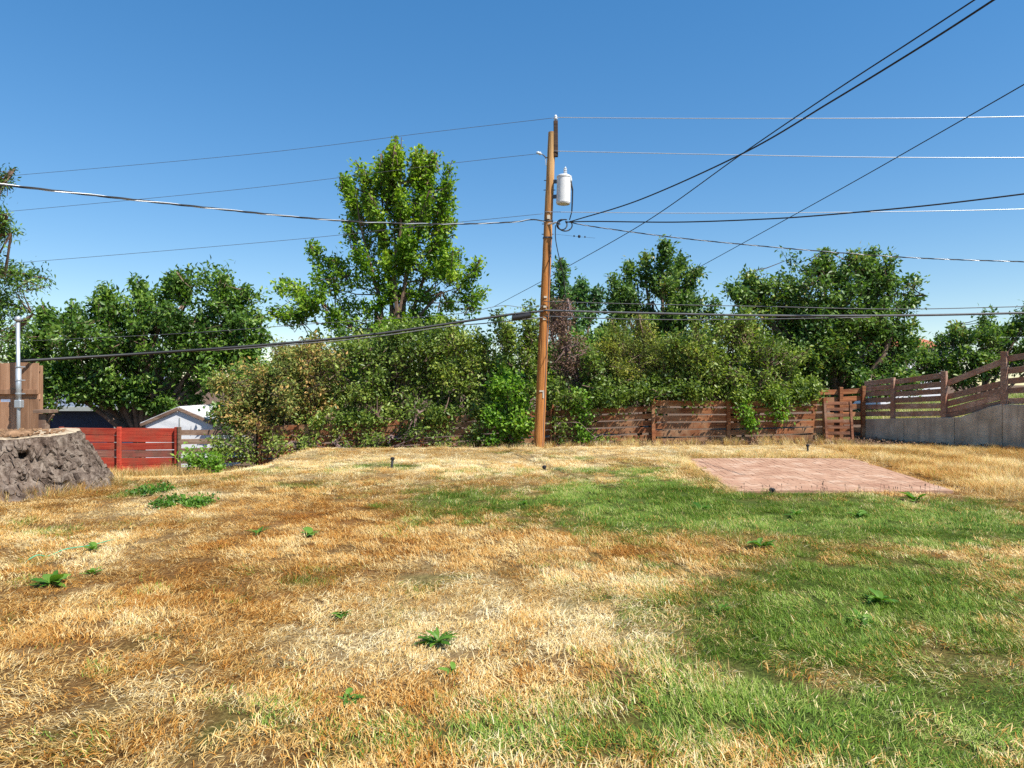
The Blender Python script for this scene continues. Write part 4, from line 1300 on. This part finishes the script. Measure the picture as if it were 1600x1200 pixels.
PY = 18.0
def pp(px, py, dy=0.0):
    p = at(px, py, PY); p.y += dy; return p
def pole_axis(py):
    return 842 + (700 - py) * (862.5 - 842) / (700 - 207)
def build_pole():
    b = pp(842, 702); root = empty('utility_pole', (b.x, PY, hz(b.x, PY))); tag(root, 'tall reddish brown wooden utility pole leaning slightly right', 'utility pole')
    o = Vector(root.location)
    pts = []; rad = []
    rr = random.Random(4)
    for k in range(40):
        f = k / 39; py = 712 + (207 - 712) * f
        pts.append(pp(pole_axis(py), py) - o + Vector((rr.uniform(-.003, .003), 0, 0))); rad.append(.142 - .042 * f)
    pts[0].z = -.3
    MB().tube(pts, rad, 20).build('pole_shaft', M['pole'], root, smooth=False)
    # raised pin board on the right of the head
    a, c = pp(868.5, 246, -.05) - o, pp(868, 190, -.05) - o
    MB().plank(a, c, .095, .11, up=Vector((0, 1, 0))).build('pole_extension', M['dark_wood'], root, bevel=.006)
    def insulator(p, ax=None, s=1.0):
        ob = MB().lathe((0, 0, 0), [(.012, -.06), (.02, -.02), (.05 * s, -.01), (.052 * s, .015), (.03 * s, .03), (.045 * s, .045), (.045 * s, .065), (.028 * s, .08), (.03 * s, .1), (.012, .105)], 14).build('insulator', M['ceramic'], root, smooth=True)
        ob.location = p
        if ax: ob.rotation_euler = ax
    insulator(pp(868, 187, -.05) - o)
    insulator(pp(844, 241, -.05) - o, (0, math.radians(-70), 0), .9)
    MB().tube([pp(861, 246) - o, pp(853, 247, -.04) - o, pp(846, 241, -.05) - o], [.02, .018, .012], 7).build('insulator_bracket', M['steel'], root)
    MB().tube([pp(852, 247, -.03) - o, pp(853, 258, -.03) - o, pp(858, 262, -.02) - o], .014, 6).build('brace', M['alu'], root)
    for py in (282, 297, 350, 366):
        x = pole_axis(py)
        MB().tube([pp(x - 9.5, py) - o, pp(x + 9, py) - o], .011, 6).build('through_bolt', M['steel'], root)
    for py, h in ((341, .10), (499, .05), (465, .05), (480, .05)):
        x = pole_axis(py)
        q = MB().box((0, 0, 0), (.08, .02, h)).build('number_tag', M['tag_white'], root); q.location = pp(x, py, -.13) - o
    x = pole_axis(614)
    q = MB().box((0, 0, 0), (.035, .012, .2)).build('marker_plate', M['tag_white'], root); q.location = pp(x + 3, 616, -.138) - o
    q = MB().box((0, 0, 0), (.12, .012, .04)).build('marker_plate', M['tag_white'], root); q.location = pp(x + .5, 611, -.142) - o
    # ground wire moulding up the shaded edge
    MB().tube([pp(pole_axis(y) + 5.6 - (700 - y) * .003, y, -.10) - o for y in range(700, 350, -25)], .011, 6).build('ground_wire', M['weather_cable'], root)
    for py in (346, 372):
        x = pole_axis(py)
        q = MB().lathe((0, 0, 0), [(.128, -.02), (.128, .02)], 18).build('steel_band', M['steel'], root); q.location = pp(x, py) - o
    q = MB().tube([pp(pole_axis(352), 352, -.1) - o, pp(868, 350, -.2) - o, pp(874, 354, -.25) - o], .025, 8).build('clevis', M['alu'], root)
    return root
build_pole()

def build_transformer():
    Y = PY - .12
    bt = at(880, 319, Y); tp = at(881.5, 276, Y)
    root = empty('pole_transformer', tuple(bt)); tag(root, 'pale grey cylindrical transformer hung near the top of the pole', 'transformer')
    H = tp.z - bt.z; ax = (tp - bt).normalized()
    Mx = ax.to_track_quat('Z', 'Y').to_matrix()
    r = .185
    MB().lathe((0, 0, 0), [(r * .93, 0), (r * .97, .015), (r, .05), (r, H - .06), (r * 1.0, H - .03)], 32, Mx).build('tank', M['tank'], root, smooth=False)
    MB().lathe(Mx @ Vector((0, 0, H - .03)), [(r * 1.06, 0), (r * 1.06, .035), (r * .85, .06), (r * .3, .075)], 32, Mx).build('lid', M['tank'], root)
    MB().lathe(Mx @ Vector((-.07, -.02, H + .03)), [(.055, 0), (.055, .03), (.035, .04), (.05, .07), (.035, .085), (.05, .115), (.035, .13), (.045, .16), (.02, .18), (.014, .21)], 14, Mx).build('bushing', M['ceramic'], root)
    MB().lathe(Mx @ Vector((0, 0, .035)), [(r * 1.015, 0), (r * 1.015, .02)], 32, Mx).build('rim', M['tank'], root)
    for z in (.3 * H, .85 * H):
        MB().plank(Vector((-r * .9, .06, z)), Vector((-.36, .10, z)), .09, .06).build('hanger_bracket', M['steel'], root)
    for k, (dx, dyy) in enumerate(((r + .03, -.08), (r + .03, .0), (r + .03, .08))):
        MB().lathe(Vector((dx - .02, dyy, H * .86)), [(.02, -.05), (.032, -.03), (.032, .03), (.018, .05)], 10).build('secondary_bushing', M['ceramic'], root)
        e = at(890, 343, Y) - bt
        MB().tube([Vector((dx - .02, dyy, H * .86)), Vector((dx + .03, dyy, H * .5)), Vector((dx + .02, dyy, 0)), Vector((dx + .01, dyy * .7, -.2)), Vector((e.x, dyy * .5, e.z))], .013, 6).build('drop_lead', M['cable'], root, smooth=True)
build_transformer()

def spline(P, n=14):
    P = [Vector(p) for p in P]; out = []
    for i in range(len(P) - 1):
        p0 = P[max(i - 1, 0)]; p1 = P[i]; p2 = P[i + 1]; p3 = P[min(i + 2, len(P) - 1)]
        for k in range(n):
            t = k / n
            out.append(.5 * ((2 * p1) + (p2 - p0) * t + (2 * p0 - 5 * p1 + 4 * p2 - p3) * t * t + (3 * p1 - p0 - 3 * p2 + p3) * t ** 3))
    out.append(P[-1]); return out

def line(name, label, pts, r, mat='cable', group='overhead lines', twist=0):
    P = spline([at(*q) for q in pts])
    o = P[0].copy()
    if not twist:
        ob = MB().tube([p - o for p in P], r, 6).build(name, M[mat], None, smooth=True); ob.location = o
        tag(ob, label, 'cable', group); return ob
    root = empty(name, o); tag(root, label, 'cable', group)
    # resample evenly, wind strands round each other
    d = [0.0]
    for a, b in zip(P[:-1], P[1:]): d.append(d[-1] + (b - a).length)
    n = int(d[-1] / .10); q = np.linspace(0, d[-1], n)
    C = np.array([tuple(p) for p in P]); C = np.stack([np.interp(q, d, C[:, k]) for k in range(3)], 1)
    for s, sm in ((0, mat), (2.09, mat), (4.19, 'alu')):
        ph = q / twist * 2 * math.pi + s
        V = [Vector((x, y + r * .95 * math.cos(a), z + r * .95 * math.sin(a))) - o for (x, y, z), a in zip(C, ph)]
        MB().tube(V, r * .8, 5).build('strand', M[sm], root, smooth=True)
    return root

line('primary_line', 'thin topmost bare line running left from the pole head', [(867, 184, 18), (670, 207, 18.6), (400, 240, 19.4), (0, 276, 20.5), (-200, 292, 21)], .006, 'weather_cable')
line('primary_line', 'thin topmost bare line running right from the pole head', [(868, 183.5, 18), (1100, 185, 17.3), (1480, 184, 16.2), (1760, 178, 15.4)], .010, 'alu')
line('primary_line', 'second thin bare line running left from the side insulator', [(843, 240, 17.95), (690, 257, 18.5), (400, 293, 19.3), (50, 327, 20.3), (-200, 348, 21)], .006, 'weather_cable')
line('primary_line', 'second thin bare line running right below the pole head', [(866, 236, 17.9), (1100, 241, 17.2), (1400, 246, 16.3), (1760, 246, 15.3)], .010, 'alu')
line('neutral_line', 'thin bare line running left just above the service cables', [(848, 334, 17.9), (650, 354, 18.5), (450, 375, 19.1), (60, 408, 20.3), (-200, 426, 21)], .006, 'weather_cable')
line('neutral_line', 'thin bare line running right level with the transformer leads', [(852, 331, 17.9), (1100, 333, 17.2), (1450, 330, 16.2), (1760, 322, 15.4)], .009, 'alu')
line('service_drop', 'twisted service cable rising from the pole towards the upper left edge', [(852, 346, 17.9), (830, 343, 17.6), (800, 347, 17.1), (700, 350, 15.8), (535, 345, 13.6), (300, 322, 11.4), (0, 288, 9.4), (-160, 268, 8.6)], .011, 'cable', twist=1.1)
line('service_drop', 'upper black service cable sweeping from the pole to the top right', [(884, 348, 17.75), (905, 342, 17), (1000, 312, 14.2), (1160, 240, 11.2), (1300, 158, 9.4), (1450, 66, 8.1), (1560, -5, 7.4)], .014, 'cable')
line('service_drop', 'long straight black wire from behind the pole to the top right', [(770, 480, 27), (840, 443, 23), (890, 415, 20), (1010, 346, 15), (1160, 240, 11.4), (1300, 145, 9.3), (1420, 67, 8.2), (1530, -5, 7.5)], .010, 'cable')
line('service_drop', 'straight black wire climbing from the dark tree to the right edge', [(1040, 445, 24), (1095, 416, 21.5), (1300, 303, 14.6), (1450, 218, 11.8), (1600, 132, 9.9), (1700, 74, 9.0)], .010, 'cable')
line('secondary_cable', 'black cable sagging from the pole to the right edge above the trees', [(884, 347, 17.8), (930, 346, 17.2), (1060, 347, 15.8), (1200, 342, 14.6), (1300, 335, 13.9), (1450, 321, 13), (1600, 303, 12.2), (1750, 283, 11.5)], .015, 'cable')
line('twisted_cable', 'twisted black cable running down to the right over the trees', [(884, 346, 17.8), (940, 356, 17.6), (1100, 376, 17), (1380, 400, 16), (1600, 409, 15.3), (1760, 412, 14.8)], .009, 'cable', twist=.6)
# telephone cables lower on the pole
line('telephone_cable', 'thick black cable bundle from the pole down to the tan fence mast', [(849, 486, 17.85), (800, 491, 17.6), (740, 500, 17.3), (570, 524, 16.4), (400, 540, 15.5), (200, 554, 14.5), (33, 564, 13.25)], .030, 'cable')
line('telephone_cable', 'second cable hugging the thick bundle left of the pole', [(849, 496, 17.85), (760, 505, 17.5), (700, 510, 17.2), (570, 528, 16.5), (400, 543, 15.6), (300, 549, 15.1)], .013, 'weather_cable')
line('telephone_cable', 'thin upper telephone wire crossing the left trees', [(848, 478, 17.85), (815, 480, 17.7), (780, 478, 17.6), (700, 492, 17.4), (500, 505, 17.8), (300, 520, 18.2), (60, 532, 18.8), (-150, 540, 19.4)], .007, 'weather_cable')
line('telephone_cable', 'thick lower black cable crossing in front of the right trees', [(850, 485, 17.85), (1000, 489, 17.5), (1200, 493, 17), (1400, 493, 16.4), (1600, 489, 15.8), (1760, 485, 15.4)], .026, 'weather_cable')
line('telephone_cable', 'upper thin cable crossing in front of the right trees', [(850, 471, 17.85), (1000, 475, 17.5), (1200, 479, 17), (1400, 483, 16.4), (1600, 479, 15.8), (1760, 476, 15.4)], .010, 'weather_cable')
line('telephone_cable', 'lowest thin cable crossing in front of the right trees', [(850, 494, 17.85), (1000, 499, 17.5), (1150, 499, 17.1), (1360, 496, 16.5)], .012, 'weather_cable')
line('telephone_cable', 'slack wire hanging beside the pole below the transformer', [(868, 352, 17.75), (868, 372, 17.75), (872, 395, 17.75), (880, 430, 17.8), (882, 470, 17.8), (866, 484, 17.85)], .012, 'cable')
def splice():
    root = empty('splice_case', at(816, 494, 17.6)); tag(root, 'black cylindrical splice case hung on the cables left of the pole', 'splice case')
    mb = MB().tube([Vector((-.27, 0, -.05)), Vector((-.25, 0, -.05)), Vector((.2, 0, .02)), Vector((.23, 0, .03))], [.03, .07, .07, .03], 12); mb.build('case', M['cable'], root)
    for x in (-.18, .12):
        MB().tube([Vector((x, 0, .0)), Vector((x, 0, .09))], .01, 6).build('hanger', M['steel'], root)
splice()
def loops():
    for lab, cx, cy, rx, ry, sd in (('large loop of black cable hanging under the transformer', 883, 352, 11, 9, 1), ('smaller black cable loop beside the pole below the transformer', 878, 351, 8, 8, 2)):
        P = [at(cx + rx * math.cos(t), cy + ry * math.sin(t), 17.7 + .05 * math.sin(t * 2 + sd)) for t in np.linspace(-.8, 5.0, 26)]
        o = P[0].copy()
        ob = MB().tube([p - o for p in P], .017, 6).build('cable_loop', M['cable'], None, smooth=True); ob.location = o; tag(ob, lab, 'cable', 'overhead lines')
    # small dampers strung on a fine wire
    root = empty('wire_spacer', at(906, 370, 17.6)); tag(root, 'row of small black spacers on a fine wire right of the pole', 'spacer')
    o = Vector(root.location)
    MB().tube([at(868, 366, 17.9) - o, at(906, 370, 17.6) - o, at(930, 372, 17.4) - o], .003, 5).build('fine_wire', M['weather_cable'], root)
    for px, s in ((897, .02), (905, .035), (914, .02)):
        MB().lathe(at(px, 369.5 + (px - 906) * .08, 17.6) - o, [(s * .6, -s), (s, -s * .5), (s, s * .5), (s * .6, s)], 8).build('spacer_body', M['cable'], root)
loops()

# ------------------------------------------------------------------ small things in the grass
def ground_at(px, py):
    Y = F * EYE / (py - 600)
    for _ in range(12):
        x = (px - 800) / F * Y; Y = F * (EYE - hz(x, Y)) / (py - 600)
    return Vector(((px - 800) / F * Y, Y, hz((px - 800) / F * Y, Y)))

def weed_leaf_mesh(seed):
    """a jagged dandelion-like leaf lying outward"""
    rg = random.Random(seed); n = 9; V = []; Fc = []; RN = []
    for k in range(n + 1):
        f = k / n
        w = (.17, .10, .25, .14)[seed % 4] * math.sin(math.pi * min(1, f * .86 + .1)) * (1 if k % 2 or seed % 4 == 2 else (.62, .45, 1, .8)[seed % 4]) * (.5 + .7 * f)
        z = .30 * f - .34 * f * f + .02
        V += [(f, -w, z + w * .25), (f, 0, z), (f, w, z + w * .25)]
    for k in range(n):
        i = 3 * k
        Fc += [(i, i + 3, i + 4, i + 1), (i + 1, i + 4, i + 5, i + 2)]
    me = bpy.data.meshes.new('leaf'); me.from_pydata(V, [], Fc)
    for an, val in (('rnd', (.1, .45, .75, .95)[seed % 4]), ('tint', rg.uniform(.1, .9))):
        a = me.attributes.new(an, 'FLOAT', 'POINT'); a.data.foreach_set('value', [val] * len(V))
    me.materials.append(M['weed']); me.update()
    return me
WL = [weed_leaf_mesh(k) for k in range(4)]
def weed(px, py, wpx, label, n=16, flat=1.0, seed=0):
    p = ground_at(px, py); rr = random.Random(seed + int(px))
    root = empty('rosette_weed', p); tag(root, label, 'weed', 'rosette weeds in the lawn')
    R0 = wpx / 2 * p.y / F
    for k in range(n):
        o = link(bpy.data.objects.new('leaf', rr.choice(WL)), root)
        s = R0 * rr.uniform(.65, 1.2)
        o.scale = (s, s * rr.uniform(.8, 1.3), s * rr.uniform(.8, 1.7) * flat)
        o.rotation_euler = (rr.uniform(-.3, .3), -rr.uniform(0, .65), rr.uniform(0, 6.283))
        o.location = (rr.uniform(-.02, .02), rr.uniform(-.02, .02), .014)
weed(682, 1008, 66, 'largest dark green rosette weed in the straw at front centre', 26, seed=1)
weed(533, 966, 42, 'dark rosette weed in straw left of the largest front weed', 18, seed=2)
weed(706, 1056, 34, 'small pale rosette weed just below the largest front weed', 12, seed=3)
weed(403, 836, 38, 'left one of two low weeds on the orange grass', 14, .7, 4)
weed(485, 838, 40, 'right one of two low weeds on the orange grass', 14, .7, 5)
weed(78, 916, 62, 'wide flat dark weed at the lower left in brown grass', 22, .7, 6)
weed(1190, 858, 46, 'bright rosette weed on the tan patch below the patio', 16, seed=7)
weed(1128, 960, 38, 'bluish green rosette weed where straw meets green lawn', 14, seed=8)
weed(1372, 944, 58, 'broad weed in the green lawn at right', 20, seed=9)
weed(1345, 976, 50, 'broad weed just below another in the green right lawn', 18, seed=10)
weed(1095, 798, 40, 'low broad weed in bright grass left of the patio front corner', 14, .8, 11)
weed(1245, 808, 36, 'low weed in the green strip below the middle of the patio', 12, .8, 12)
weed(1430, 784, 44, 'dark weed close to the right front corner of the patio', 14, .8, 13)
weed(546, 1098, 44, 'pale green weed near the bottom left of centre', 14, seed=14)
weed(1340, 808, 40, 'flat weed on the pale streak of the green strip', 12, .8, 15)
weed(820, 790, 30, 'tiny dark weed in the green grass left of the patio', 10, .8, 16)
weed(145, 862, 36, 'olive tuft-like weed in the straw near the green twine', 12, .7, 17)
weed(145, 900, 36, 'olive tuft-like weed above the wide dark lower left weed', 12, .7, 18)

def ground_cover(px, py, wx, wy, label, seed):
    p = ground_at(px, py); rg = np.random.default_rng(seed); n = 70
    k = p.y / F
    a = rg.uniform(0, 6.283, n); r = np.sqrt(rg.uniform(0, 1, n))
    X = r * np.cos(a) * wx * k; Y = r * np.sin(a) * wy
    Z = height(X + p.x, Y + p.y) - p.z
    tips = np.stack([X, Y, Z + rg.uniform(.02, .08, n)], 1)
    d = nrm(rg.normal(size=(n, 3)) * .6 + np.array([0, 0, .6]))
    V, T, rnd, tint = leaf_cloud(tips, d, np.full(n, .1), 9, .055, .03, rg, 0, .5, 2.0, seed)
    root = np_mesh('ground_cover', V, T, M['weed'], None, dict(rnd=rnd, tint=tint)); root.location = p
    tag(root, label, 'plant', 'low green plants by the mound', 'stuff')
ground_cover(238, 770, 26, .35, 'dark green low plant patch between the stump and the mound', 1)
ground_cover(268, 790, 20, .35, 'second low green patch just below the first by the mound', 2)
ground_cover(312, 790, 18, .3, 'small dark green patch at the right of the pale bare strip', 3)

def stake(px, py, h, label, tilt):
    p = ground_at(px, py)
    root = empty('garden_stake', p); tag(root, label, 'stake', 'dark stakes in the lawn')
    root.rotation_euler = (0, tilt, 0)
    MB().tube([Vector((0, 0, -.05)), Vector((0, 0, h))], [.02, .026], 8).build('stem', M['steel'], root)
    MB().lathe(Vector((0, 0, h)), [(.03, -.01), (.04, .0), (.04, .03), (.02, .045)], 10).build('head', M['cable'], root)
stake(612, 731, .16, 'small dark upright stake on the pale crest left of the pole', .1)
stake(851, 735, .05, 'tiny dark stake stub on the crest below the pole', -.1)
stake(1262, 706, .13, 'grey brown stub standing in dry grass behind the patio', 0)
stake(1204, 772, .05, 'dark stub at the front edge of the brick patio', .3)

def twine():
    m = plain('green_twine', (.05, .42, .24), .5, .3, var=.2); pts = []
    for (x, y) in ((40, 880), (58, 877), (75, 871), (98, 866), (112, 863), (130, 857), (150, 856), (172, 847), (186, 845)):
        p = ground_at(x, y); p.z += .035 + .022 * math.sin(x * .9); pts.append(p)
    P = spline(pts, 8); o = P[0].copy()
    ob = MB().tube([p - o for p in P], .0045, 6).build('green_twine', m, None, smooth=True); ob.location = o
    tag(ob, 'bright green twine lying in the dry grass at left', 'twine')
twine()

def seed_stalks():
    """thin weed stalks with dark heads standing at the near edge of the patio"""
    rr = random.Random(12); k = 0
    root = empty('seed_stalks', (4.9, 9.9, 0)); tag(root, 'row of thin brown seed stalks along the front edge of the patio', 'grass', kind='stuff')
    mb = MB(); o = Vector(root.location)
    for i in range(60):
        x = rr.uniform(3.2, 6.6); y = 9.86 + rr.uniform(-.22, .06); h = rr.uniform(.08, .19)
        b = Vector((x, y, 0)) - o; t = b + Vector((rr.uniform(-.05, .05), rr.uniform(-.03, .03), h))
        mb.tube([b, (b + t) / 2 + Vector((rr.uniform(-.01, .01), 0, 0)), t], [.002, .0018, .0014], 4)
        if rr.random() < .7:
            mb.tube([t - Vector((0, 0, .015)), t + Vector((0, 0, .005)), t + Vector((0, 0, .02))], [.002, .006, .002], 5)
    tag(mb.build('stalks', M['twig'], root), kind='stuff')
seed_stalks()

def leaf_litter():
    """fallen leaves and twigs at the foot of the back fence and by the concrete wall"""
    rg = np.random.default_rng(5); n = 2600
    x = rg.uniform(-6, 10.2, n); y = 18.75 - np.abs(rg.normal(0, .42, n))
    m2 = 900; t = rg.uniform(0, 6.5, m2); d = -np.abs(rg.normal(0, .25, m2)) - .03
    x = np.concatenate([x, 9.9 + WD.x * t + WN.x * d]); y = np.concatenate([y, 19.4 + WD.y * t + WN.y * d])
    n = len(x); z = height(x, y)
    tips = np.stack([x, y, z + rg.uniform(.015, .05, n)], 1) - np.array([2, 18, 0])
    dd = nrm(rg.normal(size=(n, 3)) * np.array([1, 1, .25]))
    V, T, rnd, tint = leaf_cloud(tips, dd, np.full(n, .05), 2, .07, .02, rg, 0, .5, 1.2, 5)
    o = np_mesh('leaf_litter', V, T, M['leaf_brown'], None, dict(rnd=rnd, tint=tint)); o.location = (2, 18, 0)
    tag(o, 'brown fallen leaves along the foot of the back fence and wall', 'leaves', kind='stuff')
leaf_litter()
